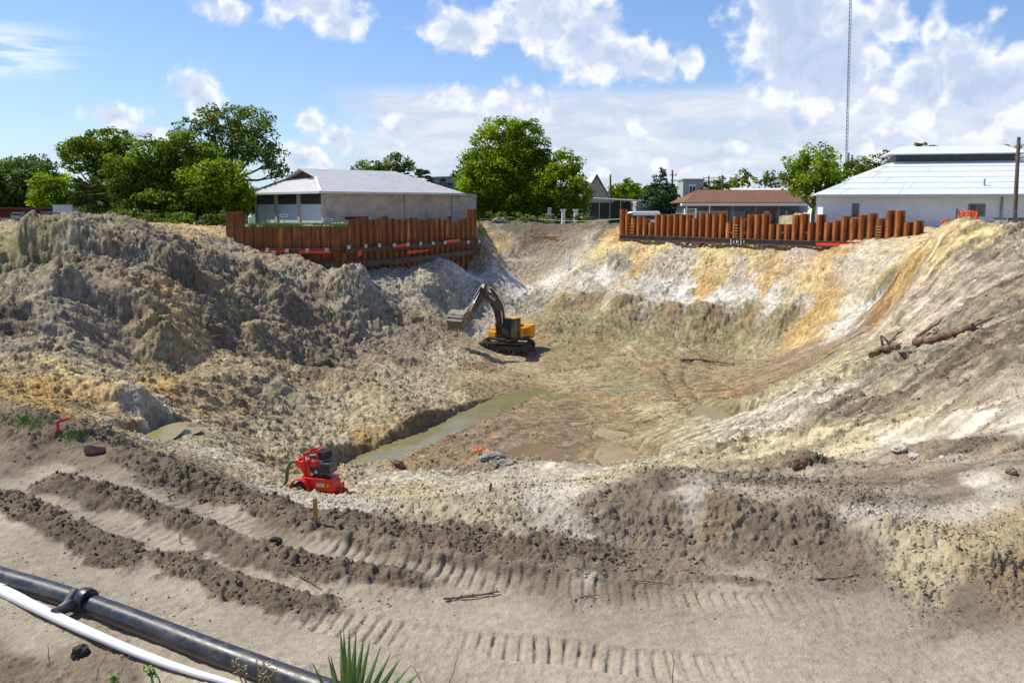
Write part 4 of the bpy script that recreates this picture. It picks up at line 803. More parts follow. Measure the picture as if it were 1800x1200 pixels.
# ------------------------------------------------------------------ brown roofed shop and the places behind it
def simple(name, label, x0, x1, Y, ytop, zb=ZG, dep=8, cat='building'):
    a = P(x0, ytop, Y); b_ = P(x1, ytop, Y); r_ = thing(name, (a.x, Y, zb), 0, label, cat); return r_, b_.x - a.x, a.z - zb
r_, w_, h_ = simple('building', 'low shop with long brown shingle roof and deep white edged porch', 1201, 1420, 118, 357)
MB().bb((1.2, 3.2, -.2), (w_, 11, h_ - .2)).build('wall', M['grey'], r_)
mb = MB(); roofpanel(mb, [(.3, 1.0, h_), (w_, 1.0, h_), (w_, 6.5, h_ + 1.75), (3.2, 6.5, h_ + 1.75)]); roofpanel(mb, [(.3, 12, h_), (w_, 12, h_), (w_, 6.5, h_ + 1.75), (3.2, 6.5, h_ + 1.75)]); roofpanel(mb, [(.3, 1, h_), (.3, 12, h_), (3.2, 6.5, h_ + 1.75)]); mb.build('roof', M['brownroof'], r_)
MB().bb((-.2, -.3, h_ - .35), (w_ + .4, 1.0, h_ - .05)).build('canopy_edge', M['white'], r_)
MB().bb((.6, 1.4, h_ - 1.35), (w_ * .38, 1.5, h_ - 1.0)).build('fascia_board', M['concrete'], r_)
for k in range(6): MB().bb((.4 + k * w_ / 5.4, 0, -.2), (.52 + k * w_ / 5.4, .12, h_ - .35)).build('post', M['white'] if k < 2 else M['grey'], r_)
for (a, b_, m_) in ((.42, .55, 'bluewall'), (.70, .75, 'white'), (.80, .84, 'concrete'), (.88, .90, 'white')): MB().bb((w_ * a, 3.1, .2), (w_ * b_, 3.2, h_ - 1.0)).build('window', M[m_], r_)
r_, w_, h_ = simple('building', 'bright white flat roof rising behind the brown shingle roof', 1295, 1460, 140, 336)
MB().bb((.4, .4, -.2), (w_ - .4, 9, h_ - .3)).build('wall', M['concrete'], r_); mb = MB(); roofpanel(mb, [(0, 0, h_ - .3), (w_, 0, h_ - .3), (w_ - .8, 8, h_ + .55), (.8, 8, h_ + .55)]); mb.build('roof', M['whiteroof'], r_)
r_, w_, h_ = simple('building', 'pale concrete office block with tall dark window behind the shops', 1201, 1237, 210, 317)
MB().bb((0, 0, -.2), (w_, 7, h_)).build('wall', M['concrete'], r_); MB().bb((w_ * .28, -.25, 1.0), (w_ * .62, 0, h_ - .9)).build('window_bay', M['white'], r_)
f = MB().bb((w_ * .32, -.35, 1.4), (w_ * .42, -.25, h_ - 1.4)).build('window', M['dark'], r_); f = MB().bb((w_ * .48, -.35, 1.4), (w_ * .58, -.25, h_ - 1.4)).build('window', M['dark'], r_)
MB().bb((-.2, -.2, h_), (w_ + .2, 7.2, h_ + .35)).build('parapet', M['midgrey'], r_)
r_, w_, h_ = simple('building', 'low grey shed with banded roof left of the brown roof', 1196, 1232, 150, 352)
MB().bb((0, .3, -.2), (w_, 7, h_)).build('wall', M['grey'], r_); MB().bb((-.3, -.2, h_), (w_ + .3, 7.4, h_ + .3)).build('roof', M['brownroof'], r_); MB().bb((-.3, -.3, h_ - .7), (w_ + .3, .28, h_ - .4)).build('canopy', M['steel'], r_)
# cream gable house and the long open carport
r_, w_, h_ = simple('building', 'cream gabled house with white metal roof beside the big round tree', 1018, 1078, 165, 352)
g_ = (352 - 308) / F * 165
MB().prism([(w_ * .1, -.2), (w_ * .92, -.2), (w_ * .92, h_), (w_ * .5, h_ + g_ - .3), (w_ * .1, h_)], 0, 12, lambda u, v, q: (u, q, v)).build('wall', M['tan'], r_)
mb = MB(); roofpanel(mb, [(w_ * .02, -.6, h_ - .6), (w_ * .5, -.6, h_ + g_), (w_ * .5, 12.5, h_ + g_), (w_ * .02, 12.5, h_ - .6)]); roofpanel(mb, [(w_, -.6, h_ - .6), (w_ * .5, -.6, h_ + g_), (w_ * .5, 12.5, h_ + g_), (w_, 12.5, h_ - .6)]); mb.build('roof', M['whiteroof'], r_)
r_, w_, h_ = simple('carport', 'long open carport with thin pale flat roof on slim posts', 1043, 1122, 138, 350, cat='carport')
mb = MB(); roofpanel(mb, [(0, 0, h_), (w_, 0, h_ - .35), (w_, 6, h_ - .2), (0, 6, h_ + .15)], .16); mb.build('roof', M['eave'], r_)
for k in range(4): MB().bb((.9 + k * w_ / 4.2, .2, -.2), (1.0 + k * w_ / 4.2, .3, h_ - .3)).build('post', M['steel'], r_)
MB().bb((0, 6.2, -.2), (w_, 6.4, h_ - .5)).build('back_wall', M['engine'], r_)
r_, w_, h_ = simple('building', 'small grey gabled shed half hidden behind the dark cedar', 1118, 1165, 150, 368)
MB().prism([(0, -.2), (w_, -.2), (w_, h_ - .5), (w_ * .3, h_ + 1.6), (0, h_ + 1.2)], 0, 7, lambda u, v, q: (u, q, v)).build('wall', M['midgrey'], r_)
mb = MB(); roofpanel(mb, [(-.2, -.4, h_ + .4), (w_ * 1.05, -.4, h_ - .8), (w_ * 1.05, 3, h_ - .2), (-.2, 3, h_ + .9)], .14); mb.build('roof', M['pinkw'], r_)
r_, w_, h_ = simple('building', 'blue grey metal clad hall between the block building and the big tree', 757, 850, 175, 313)
MB().bb((0, 0, -.2), (w_, 12, h_)).build('wall', M['bluewall'], r_); mb = MB(); roofpanel(mb, [(-.3, -.3, h_), (w_, -.3, h_ + .35), (w_, 12, h_ + .5), (-.3, 12, h_ + .2)], .22); mb.build('roof', M['whiteroof'], r_)
for k in range(3): MB().bb((2 + k * 3, -.06, h_ - 3), (3.2 + k * 3, 0, h_ - 1.6)).build('window', M['dark'], r_)
# green screened fence with white tags along the street, and fence at the far left
def fence(x0, x1, Y, ytop, label, m_, posts, zb=ZG):
    a = P(x0, ytop, Y); b_ = P(x1, ytop, Y); r_ = thing('fence', (a.x, Y, zb), 0, label, 'fence'); w_ = b_.x - a.x; h_ = a.z - zb
    MB().bb((0, .03, 0), (w_, .06, h_)).build('screen', m_, r_)
    for k in range(posts + 1): MB().tube([(w_ * k / posts, 0, -.3), (w_ * k / posts, 0, h_ + .12)], .035, 6).build('post', M['steel'], r_)
    MB().tube([(0, 0, h_), (w_, 0, h_)], .03, 6).build('top_rail', M['steel'], r_); return r_
fence(845, 1090, 123, 385, 'dark green screened fence behind the gap between the two pile walls', M['darkgreen'], 12)
fence(1090, 1200, 116, 377, 'green screened fence behind the left end of the orange pile wall', M['darkgreen'], 6)
def mesh_fence(x0, x1, Y, ytop, label, zb=ZG):
    a = P(x0, ytop, Y); b_ = P(x1, ytop, Y); r_ = thing('fence', (a.x, Y, zb), 0, label, 'fence'); w_ = b_.x - a.x; h_ = a.z - zb; mb = MB(); n = int(w_ / .35)
    for k in range(-4, n): 
        for s_ in (1, -1):
            x_a = k * .35; x_b = x_a + h_ * .8
            if s_ < 0: x_a, x_b = x_b, x_a
            if min(x_a, x_b) >= 0 and max(x_a, x_b) <= w_: mb.bar((x_a, 0, 0), (x_b, 0, h_), .012, .012)
    mb.build('wire_mesh', M['steel'], r_); n = max(2, int(w_ / 3))
    for k in range(n + 1): MB().tube([(w_ * k / n, .04, -.3), (w_ * k / n, .04, h_ + .05)], .035, 6).build('post', M['steel'], r_)
    MB().tube([(0, .04, h_), (w_, .04, h_)], .03, 6).build('top_rail', M['steel'], r_); return r_
mesh_fence(-90, 150, 98, 384, 'wire mesh fence in front of the dark red building at far left')
# dark red building and clutter at far left
r_, w_, h_ = simple('building', 'dark red low building with pale upper bands at the far left', -60, 112, 122, 368)
MB().bb((0, 0, -.2), (w_, 8, h_)).build('wall', M['maroonwall'], r_); MB().bb((-.3, -.8, h_), (w_ + .3, 8.5, h_ + .25)).build('roof', M['maroon'], r_)
for (a, b_, z0, z1, m_) in ((82, 105, .25, .5, 'concrete'), (111, 124, .25, .5, 'concrete'), (134, 160, .42, .62, 'grey'), (80, 100, -.1, .2, 'bolt'), (150, 170, -.6, -.1, 'dark')):
    a_ = (a - 60 + 60) / 172 * w_ * .98; MB().bb((a_, -.08, h_ * .5 + z0), (a_ + (b_ - a) / F * 122, 0, h_ * .5 + z1 + .2)).build('window', M[m_], r_)
p = P(108, 388, 116); o = thing('container', (p.x - .5, 115, ZG), .1, 'white sea green storage box beside the dark red building', 'storage box'); MB().bb((0, 0, 0), (2.4, 2, 2.6)).build('box_body', M['whitewall'], o); MB().bb((-.03, -.04, 2.6), (2.43, 2.04, 2.7)).build('lid', M['eave'], o)
def pickup(px, py, Y, rzv, label, m_):
    p = P(px, py, Y); o = thing('pickup_truck', (p.x, Y, ZG), rzv, label, 'vehicle')
    prof = [(-2.6, .45), (-2.6, 1.0), (-.7, 1.05), (-.45, 1.75), (.75, 1.75), (1.25, 1.1), (2.5, .98), (2.6, .45)]
    MB().prism(prof, -.9, .9, lambda u, v, q: (u, q, v)).build('body', m_, o, bevel=.06)
    MB().prism([(-.6, 1.1), (-.4, 1.62), (.68, 1.62), (1.08, 1.1)], -.915, .915, lambda u, v, q: (u, q, v)).build('side_window', M['glass'], o)
    for x_ in (-1.7, 1.7):
        for y_ in (-.82, .82): w = MB().tube([(x_, y_ - .13, .38), (x_, y_ + .13, .38)], .38, 14).build('wheel', M['rubber'], o); MB().tube([(x_, y_ - .15, .38), (x_, y_ + .15, .38)], .2, 10).build('rim', M['steel'], w)
    return o
pickup(88, 390, 106, .15, 'dark green pickup truck with a white load at the far left', M['darkgreen'])
p = P(71, 396, 102); o = thing('post', (p.x, 102, ZG), 0, 'short white post in front of the dark green pickup', 'post'); MB().bb((-.15, -.15, -.2), (.15, .15, 1.3)).build('shaft', M['white'], o); MB().bb((-.22, -.22, 1.3), (.22, .22, 1.4)).build('cap', M['white'], o)
p = P(18, 400, 100); o = thing('dumpster', (p.x, 100, ZG - .3), 0, 'dark blue grey waste skip with white top at far left', 'skip'); MB().prism([(-1, 0), (1.1, 0), (1.3, 1.1), (-1.2, 1.1)], -.8, .8, lambda u, v, q: (u, q, v)).build('skip_body', M['engine'], o); MB().bb((-.6, -.5, 1.1), (.3, .5, 1.3)).build('load', M['white'], o)
# white boat like van roof seen over the orange wall
p = P(1130, 372, 110); o = thing('camper_van', (p.x, 110, p.z - 2.3), .05, 'white rounded camper van roof showing above the orange pile wall', 'van')
MB().prism([(-2.1, .5), (-2.1, 1.6), (-1.9, 2.1), (-1.5, 2.3), (1.9, 2.35), (2.0, 2.0), (2.0, .5)], -1, 1, lambda u, v, q: (u, q, v)).build('body', M['carpaint'], o, bevel=.12)
MB().bb((-1.6, -1.02, 1.35), (1.8, -1.0, 1.85)).build('side_window', M['darkgreen'], o); MB().bb((-.2, -.4, 2.35), (.2, .1, 2.5)).build('roof_vent', M['dark'], o)
for x_ in (-1.4, 1.3): MB().tube([(x_, -.95, .5), (x_, -.7, .5)], .38, 14).build('wheel', M['rubber'], o)
# vehicle / trailer frame near the shop
p = P(1213, 380, 112); o = thing('shelving_rack', (p.x, 112, ZG), 0, 'white metal rack with shelves in front of the shop porch', 'rack')
for x_ in (-.7, .7): MB().bb((x_ - .04, -.3, 0), (x_ + .04, .3, 2.2)).build('upright', M['white'], o)
for z_ in (.3, .9, 1.5, 2.1): MB().bb((-.7, -.3, z_), (.7, .3, z_ + .06)).build('shelf', M['white'], o)
# ------------------------------------------------------------------ poles and masts
def pole(px, ytop, Y, r_, label, arms, cat='utility pole', zb=ZG, pxb=None):
    t_ = P(px, ytop, Y); b_ = P(pxb or px, 395, Y); o = thing('utility_pole', (b_.x, Y, zb), 0, label, cat)
    MB().tube([(0, 0, -.5), ((t_.x - b_.x), 0, t_.z - zb)], [r_, r_ * .72], 10).build('shaft', M['pole'], o, True)
    for (dz, w_) in arms:
        a = MB().bb((-w_ / 2, -.06, t_.z - zb - dz - .06), (w_ / 2, .06, t_.z - zb - dz + .06)).build('crossarm', M['pole'], o)
        for x_ in (-w_ * .45, -w_ * .2, w_ * .2, w_ * .45): MB().tube([(x_, 0, t_.z - zb - dz + .06), (x_, 0, t_.z - zb - dz + .28)], .05, 6).build('insulator', M['grey'], a)
    return o
pole(1073, 307, 150, .2, 'thin pole without arms beside the cream gabled house', [])
pole(1182, 299, 160, .2, 'utility pole with short arms right behind the dark cedar', [(.9, 1.2), (1.9, .9)])
pole(1246, 309, 200, .2, 'utility pole with one wide crossarm behind the concrete office', [(.5, 3.4)])
pole(1270, 308, 170, .2, 'thin pole between the office block and the pale loose tree', [(.7, .6)])
pole(1791, 241, 74, .19, 'thick leaning timber pole in front of the white building', [], pxb=1784, zb=1.6)
# tall lattice mast
t_ = P(1496, -40, 230); b_ = P(1489, 312, 230); o = thing('radio_mast', (b_.x, 230, ZG), 0, 'very tall slender lattice radio mast rising out of the frame', 'mast')
hh = t_.z - ZG; dx = t_.x - b_.x; s_ = .30; mb = MB(); cs = [(s_, 0), (-s_ * .5, s_ * .8), (-s_ * .5, -s_ * .8)]
for c in cs: mb.tube([(c[0], c[1], 0), (c[0] + dx, c[1], hh)], .05, 5)
n = 60
for k in range(n):
    for i in range(3):
        a, b2 = cs[i], cs[(i + 1) % 3]; z0, z1 = hh * k / n, hh * (k + 1) / n; mb.tube([(a[0] + dx * k / n, a[1], z0), (b2[0] + dx * (k + 1) / n, b2[1], z1)], .03, 4)
mb.build('lattice', M['grey'], o); MB().tube([(0, 0, -.5), (0, 0, 16)], .34, 8).build('lower_section', M['midgrey'], o)
t_ = P(1498, 272, 210); o = thing('utility_pole', (t_.x, 210, ZG), 0, 'short grey pole close beside the foot of the tall mast', 'utility pole'); MB().tube([(0, 0, 0), (0, 0, t_.z - ZG)], .25, 8).build('shaft', M['midgrey'], o); MB().bb((-.5, -.1, t_.z - ZG - 1), (.5, .1, t_.z - ZG - .8)).build('crossarm', M['grey'], o)
# ------------------------------------------------------------------ trees
def leaf_mat(name, c, c2, tr=.35):
    m, h, b = mat(name); ge = h.n('ShaderNodeNewGeometry'); at = h.n('ShaderNodeAttribute', attribute_name='leaf')
    n1 = h.noise(ge.outputs['Position'], .55, 3, .6)
    k = h.m('ADD', h.m('MULTIPLY', h.m('SUBTRACT', n1, .5), 1.8), at.outputs['Fac'], clamp=True)
    col = h.mix(k, c, c2); h.l(col, b.inputs['Base Color']); b.inputs['Roughness'].default_value = .55; b.inputs['Specular IOR Level'].default_value = .25
    out = [n for n in m.node_tree.nodes if n.type == 'OUTPUT_MATERIAL'][0]
    t = h.n('ShaderNodeBsdfTranslucent'); h.l(h.mix(1.0, col, (1.0, 1.0, .45), 'MULTIPLY'), t.inputs[0]); ms_ = h.n('ShaderNodeMixShader'); ms_.inputs[0].default_value = tr
    h.l(b.outputs[0], ms_.inputs[1]); h.l(t.outputs[0], ms_.inputs[2]); h.l(ms_.outputs[0], out.inputs[0]); return m
LM = dict(mid=leaf_mat('mid green leaves', (.075, .125, .014), (.31, .42, .028), .58), bright=leaf_mat('bright green leaves', (.100, .175, .010), (.44, .56, .024), .60), dark=leaf_mat('dark green leaves', (.055, .095, .022), (.22, .32, .035), .45),
          cedar=leaf_mat('cedar needles', (.028, .060, .026), (.07, .13, .045), .2), olive=leaf_mat('grey green leaves', (.075, .115, .028), (.27, .36, .055), .45), palm=leaf_mat('palm leaf', (.05, .085, .02), (.14, .19, .05), .2))
def leaves(name, clumps, dens, size, m, parent, seed, org):
    """clumps: (x, y, z, rx, ry, rz) in world metres; leaf clusters fill uneven sub clumps"""
    rg = np.random.default_rng(seed); ps = []; ns = []; lv = []
    for (cx, cy, cz, ax, ay, az_) in clumps:
        nsub = max(7, int(14 * (ax * az_) ** .62))
        d = rg.normal(size=(nsub, 3)); d /= np.linalg.norm(d, axis=1)[:, None]
        rad = rg.uniform(.45, 1.0, nsub)[:, None] ** .6
        sc = d * rad * [ax, ay, az_] * 1.0; sr = rg.uniform(.18, .42, nsub) * (ax * az_) ** .5
        for k in range(nsub):
            n = int(dens * sr[k] ** 2 * 60 * (.23 / size) ** 1.2) + 6
            q = rg.normal(size=(n, 3)); q /= np.linalg.norm(q, axis=1)[:, None]; rr = rg.uniform(.35, 1.12, n)[:, None] ** .5
            qq = q * rr * sr[k] * [1.15, 1.15, .72]; ps.append(sc[k] + qq + [cx, cy, cz]); ns.append(q * .7 + [0, 0, .55] + rg.normal(size=(n, 3)) * .5); lv.append(np.full(n, rg.uniform(.05, .75)) + rg.uniform(-.12, .12, n))
    Pp = np.concatenate(ps) - np.array(org); Nn = np.concatenate(ns); Nn /= np.linalg.norm(Nn, axis=1)[:, None]; Lv = np.concatenate(lv)
    n = len(Pp); a = np.cross(Nn, rg.normal(size=(n, 3))); a /= np.linalg.norm(a, axis=1)[:, None] + 1e-9; b_ = np.cross(Nn, a)
    s = (size * rg.uniform(.55, 1.35, n))[:, None]
    V = np.stack([Pp - a * s, Pp - b_ * s * .55, Pp + a * s, Pp + b_ * s * .55], 1).reshape(-1, 3)
    me = bpy.data.meshes.new(name); me.vertices.add(4 * n); me.vertices.foreach_set('co', V.astype(np.float32).ravel()); me.loops.add(4 * n); me.loops.foreach_set('vertex_index', np.arange(4 * n, dtype=np.int32))
    me.polygons.add(n); me.polygons.foreach_set('loop_start', np.arange(0, 4 * n, 4, dtype=np.int32)); me.update(calc_edges=True)
    at = me.attributes.new('leaf', 'FLOAT', 'POINT'); at.data.foreach_set('value', np.repeat(Lv, 4).astype(np.float32))
    me.materials.append(m); o = bpy.data.objects.new(name, me); COL.objects.link(o); o.parent = parent; return o
def tree(name, label, Y, base_px, blobs, m, dens=1.0, size=.22, tr=.35, zb=ZG, cat='tree', group=None, seed=1, depth=.8, trunks=1):
    rg = random.Random(seed); bx = P(base_px, 398, Y).x; o = thing(name, (bx, Y, zb), 0, label, cat, group); cl = []
    for (px, py, rxp, ryp) in blobs:
        dy = rg.uniform(-.6, .6) * rxp * Y / F * depth; c = P(px, py, Y); rx_ = rxp * Y / F; rz_ = ryp * Y / F; cl.append((c.x, Y + dy, c.z, rx_, rx_ * depth, rz_))
    leaves('crown', cl, dens, size, m, o, seed, (bx, Y, zb))
    for q in range(trunks):
        mb = MB(); topc = sorted(cl, key=lambda c: -c[2]); ox = (q - (trunks - 1) / 2) * 1.6
        hmid = (sum(c[2] for c in cl) / len(cl) - zb) * .55
        mb.tube([(ox, 0, -.5), (ox + rg.uniform(-.2, .2), 0, hmid * .5), (ox * .7 + rg.uniform(-.4, .4), 0, hmid)], [tr, tr * .8, tr * .65], 9)
        for c in cl[q::trunks]:
            e = Vector((c[0] - bx, c[1] - Y, c[2] - zb)); s_ = Vector((ox * .7, 0, hmid * rg.uniform(.6, 1.0))); mid = s_.lerp(e, .5) + Vector((rg.uniform(-.5, .5), 0, -.3))
            mb.tube([s_, mid, e], [tr * .45, tr * .3, tr * .12], 6)
            for k in range(4):
                dd = Vector((rg.uniform(-1, 1) * c[3], rg.uniform(-1, 1) * c[4], rg.uniform(-.6, .9) * c[5])); mb.tube([mid.lerp(e, rg.random()), e + dd * .8], [tr * .14, tr * .05], 5)
        mb.build('trunk', M['bark'], o, True)
    return o
GT = 'broadleaf trees behind the spoil hill'
tree('tree', 'dark broad tree at the far left edge of the row', 150, 25, [(15, 310, 40, 32), (50, 300, 42, 26), (-20, 330, 50, 40), (70, 330, 40, 30), (30, 350, 70, 28), (88, 318, 26, 16), (40, 330, 60, 36), (-10, 360, 60, 26)], LM['dark'], 1.0, .26, seed=2)
tree('tree', 'low yellow green tree right of the darkest tree at the left', 135, 110, [(95, 345, 34, 30), (120, 335, 26, 30), (80, 320, 26, 16), (125, 365, 34, 20)], LM['bright'], 1.0, .24, seed=3)
tree('tree', 'flat topped tree leaning left over the red building', 125, 190, [(140, 262, 34, 18), (175, 250, 40, 20), (205, 240, 28, 14), (225, 262, 32, 22), (160, 285, 40, 20), (200, 295, 40, 30), (120, 275, 18, 10), (185, 235, 10, 7), (210, 330, 40, 36), (190, 350, 50, 36), (170, 270, 56, 24)], LM['mid'], 1.0, .23, seed=4)
tree('tree', 'wide mid green tree in the middle of the left row', 118, 280, [(270, 275, 44, 34), (320, 265, 42, 34), (250, 320, 50, 40), (310, 325, 56, 42), (355, 290, 40, 36), (225, 350, 40, 34), (290, 365, 60, 30), (340, 360, 50, 34), (285, 300, 60, 40), (350, 330, 50, 40), (260, 370, 60, 30), (210, 300, 30, 30)], LM['mid'], 1.1, .23, seed=5, trunks=2)
tree('tree', 'tallest tree of the left row with open lacy crown', 128, 410, [(400, 205, 42, 24), (440, 215, 40, 30), (370, 215, 30, 24), (335, 225, 28, 18), (455, 255, 36, 34), (480, 285, 24, 30), (420, 255, 44, 34), (385, 250, 34, 28), (495, 310, 16, 22)], LM['olive'], .50, .24, tr=.55, seed=6)
tree('tree', 'rounded yellow green tree below the tallest lacy tree beside the block building', 118, 385, [(375, 305, 44, 36), (405, 315, 36, 32), (360, 340, 44, 34), (395, 350, 46, 30), (418, 345, 26, 34), (400, 378, 46, 22), (380, 325, 56, 40), (345, 370, 40, 26)], LM['bright'], 1.0, .22, seed=7, trunks=2)
tree('shrub', 'dark tangled thicket at the foot of the left tree row', 108, 330, [(230, 385, 40, 16), (280, 388, 44, 14), (340, 388, 44, 14), (400, 388, 34, 16), (180, 388, 34, 12)], LM['dark'], 1.2, .2, tr=.12, seed=8, cat='thicket')
tree('tree', 'small dark pointed tree over the right end of the block building roof', 165, 700, [(700, 285, 24, 16), (712, 296, 18, 12), (690, 298, 22, 12), (650, 293, 26, 12), (635, 297, 18, 7), (665, 300, 30, 10)], LM['olive'], 1.0, .27, seed=9)
tree('tree', 'dark bush peeping out left of the big round tree', 170, 812, [(806, 303, 14, 9), (815, 310, 18, 14)], LM['dark'], 1., .27, seed=10)
tree('tree', 'biggest round green tree in the centre behind the pit', 132, 890, [(885, 228, 40, 22), (925, 238, 32, 24), (865, 255, 34, 26), (905, 265, 44, 30), (945, 265, 24, 26), (845, 290, 34, 30), (890, 300, 46, 34), (935, 305, 40, 34), (825, 320, 26, 26), (860, 340, 40, 34), (910, 350, 44, 30), (845, 365, 26, 22), (945, 355, 34, 30), (880, 375, 60, 18), (890, 320, 60, 50), (850, 320, 40, 40)], LM['bright'], 1.1, .23, tr=.6, seed=11, trunks=2)
tree('tree', 'lower right hand tree merging with the big round tree', 130, 985, [(985, 290, 34, 26), (960, 305, 26, 22), (1010, 315, 22, 24), (980, 330, 44, 34), (1020, 345, 24, 26), (1000, 365, 40, 20), (950, 370, 30, 18)], LM['bright'], 1.1, .23, seed=12)
tree('tree', 'dark cedar with a shaggy pointed top', 140, 1164, [(1163, 305, 8, 12), (1160, 318, 16, 12), (1150, 330, 16, 10), (1176, 330, 16, 10), (1163, 342, 30, 16), (1163, 362, 34, 18), (1140, 350, 14, 12), (1186, 352, 12, 12)], LM['cedar'], 1.5, .2, seed=13)
tree('tree', 'distant pale green trees left of the cedar', 200, 1100, [(1085, 335, 20, 12), (1105, 330, 20, 14), (1125, 338, 18, 10), (1070, 345, 16, 9), (1110, 345, 24, 10)], LM['bright'], .9, .3, seed=14)
tree('tree', 'distant dark rounded tree behind the brown roof', 210, 1265, [(1255, 325, 18, 9), (1272, 322, 20, 11), (1245, 332, 16, 7)], LM['dark'], 1, .32, seed=15)
tree('tree', 'loose pale tree poking above the middle of the brown roof', 160, 1308, [(1305, 308, 14, 12), (1318, 318, 16, 10), (1298, 322, 14, 10)], LM['bright'], .7, .25, seed=16)
tree('tree', 'dark small tree left of the yellow green tree by the white building', 150, 1355, [(1352, 310, 14, 10), (1365, 318, 16, 14), (1345, 322, 10, 8)], LM['dark'], 1, .24, seed=17)
tree('tree', 'bright yellow green tree shading the corner of the white building', 92, 1430, [(1425, 272, 34, 18), (1455, 280, 26, 20), (1400, 290, 28, 18), (1430, 300, 44, 24), (1385, 305, 22, 16), (1455, 315, 26, 22), (1415, 330, 30, 18), (1432, 345, 28, 18), (1445, 362, 22, 20), (1430, 310, 46, 34), (1405, 310, 34, 24)], LM['bright'], 1.0, .17, tr=.3, seed=18, zb=1.8)
tree('tree', 'mid green tree between the mast and the white roof', 130, 1520, [(1515, 290, 22, 16), (1500, 300, 20, 16), (1545, 283, 18, 12), (1555, 270, 10, 8), (1530, 305, 34, 14), (1480, 300, 14, 20)], LM['mid'], 1, .22, seed=19)
tree('tree', 'dark round treetop above the left end of the ridge vent roof', 150, 1630, [(1630, 258, 18, 9), (1615, 262, 12, 8), (1642, 265, 12, 8), (1628, 275, 24, 12)], LM['mid'], 1.1, .24, seed=20)
tree('shrub', 'low green shrub row along the far street behind the gap', 121.5, 960, [(870, 378, 22, 9), (910, 382, 26, 8), (1030, 380, 20, 8), (960, 384, 22, 7)], LM['dark'], 1, .18, tr=.08, seed=21, cat='shrub')
def palm(name, label, px, py, Y, n, L, m, zb=ZG, tr=.25, fan=True, seed=1):
    c = P(px, py, Y); o = thing(name, (c.x, Y, zb), 0, label, 'palm tree'); rg = random.Random(seed); hz = c.z - zb
    MB().tube([(0, 0, -.4), (.05, 0, hz * .5), (0, 0, hz)], [tr, tr * .8, tr * .9], 9).build('trunk', M['bark'], o, True)
    mb = MB()
    for i in range(n):
        a = rg.uniform(0, 2 * math.pi); e = rg.uniform(-.7, 1.25); d = Vector((math.cos(a) * math.cos(e), math.sin(a) * math.cos(e), math.sin(e))); l = L * rg.uniform(.75, 1.1); s_ = Vector((0, 0, hz))
        side = d.cross(Vector((0, 0, 1))); side = side.normalized() if side.length > .05 else Vector((1, 0, 0)); upv = side.cross(d)
        if fan:
            hub = s_ + d * l * .5
            for k in range(11):
                q = (k - 5) / 5 * 1.25; v = (d * math.cos(q) + side * math.sin(q)).normalized(); tip = hub + v * l * .5 + Vector((0, 0, -.12 * l)); w_ = v.cross(upv).normalized() * .05 * l; mb.add([hub - w_, hub + w_, hub + v * l * .3 + w_ * .8, tip, hub + v * l * .3 - w_ * .8], [[0, 1, 2, 3, 4]])
        else:
            pts_ = [s_ + d * l * t + Vector((0, 0, -.45 * l * t * t)) for t in np.linspace(0, 1, 9)]
            for j in range(1, 9):
                p_ = pts_[j]; tg = (pts_[j] - pts_[j - 1]).normalized()
                for sg in (-1, 1):
                    for kk in (0, .5):
                        q_ = pts_[j - 1].lerp(p_, kk); v = (side * sg + tg * .6 + Vector((0, 0, -.25))).normalized(); ll = l * .22 * (1 - .5 * j / 9); w_ = tg * .06; mb.add([q_ - w_, q_ + w_, q_ + v * ll], [[0, 1, 2]])
    x = mb.build('crown', m, o); at = x.data.attributes.new('leaf', 'FLOAT', 'POINT'); at.data.foreach_set('value', [rg.uniform(.1, .6) for _ in x.data.vertices]); return o
palm('palm_tree', 'cabbage palm with drooping fronds standing left in front of the tree row', 158, 345, 110, 60, 3.0, LM['palm'], seed=31)
palm('palm_tree', 'small cabbage palm behind the right end of the block building', 742, 318, 160, 46, 2.6, LM['palm'], seed=32)
palm('palm_tree', 'feathery date palm behind the thick pole at the right edge', 1778, 280, 100, 64, 3.2, LM['palm'], fan=False, seed=33, zb=1.8)
palm('palm_tree', 'tiny palm in front of the blue grey hall', 778, 325, 168, 30, 1.6, LM['palm'], seed=34)
palm('palm_tree', 'second tiny palm in front of the blue grey hall nearer the big tree', 797, 330, 166, 30, 1.5, LM['palm'], seed=35)
# far wood line that closes the horizon
cl = []; rg = random.Random(5)
for px in range(-900, 2700, 34):
    py = 352 + rg.uniform(-6, 4); c = P(px, py, 330); cl.append((c.x, 330 + rg.uniform(-10, 10), c.z - 1, 9, 5, 4.2))
o = leaves('far_wood', cl, .5, .9, LM['mid'], None, 77, (0, 0, 0)); tag(o, 'distant line of woods closing the horizon', 'woods', kind='stuff')
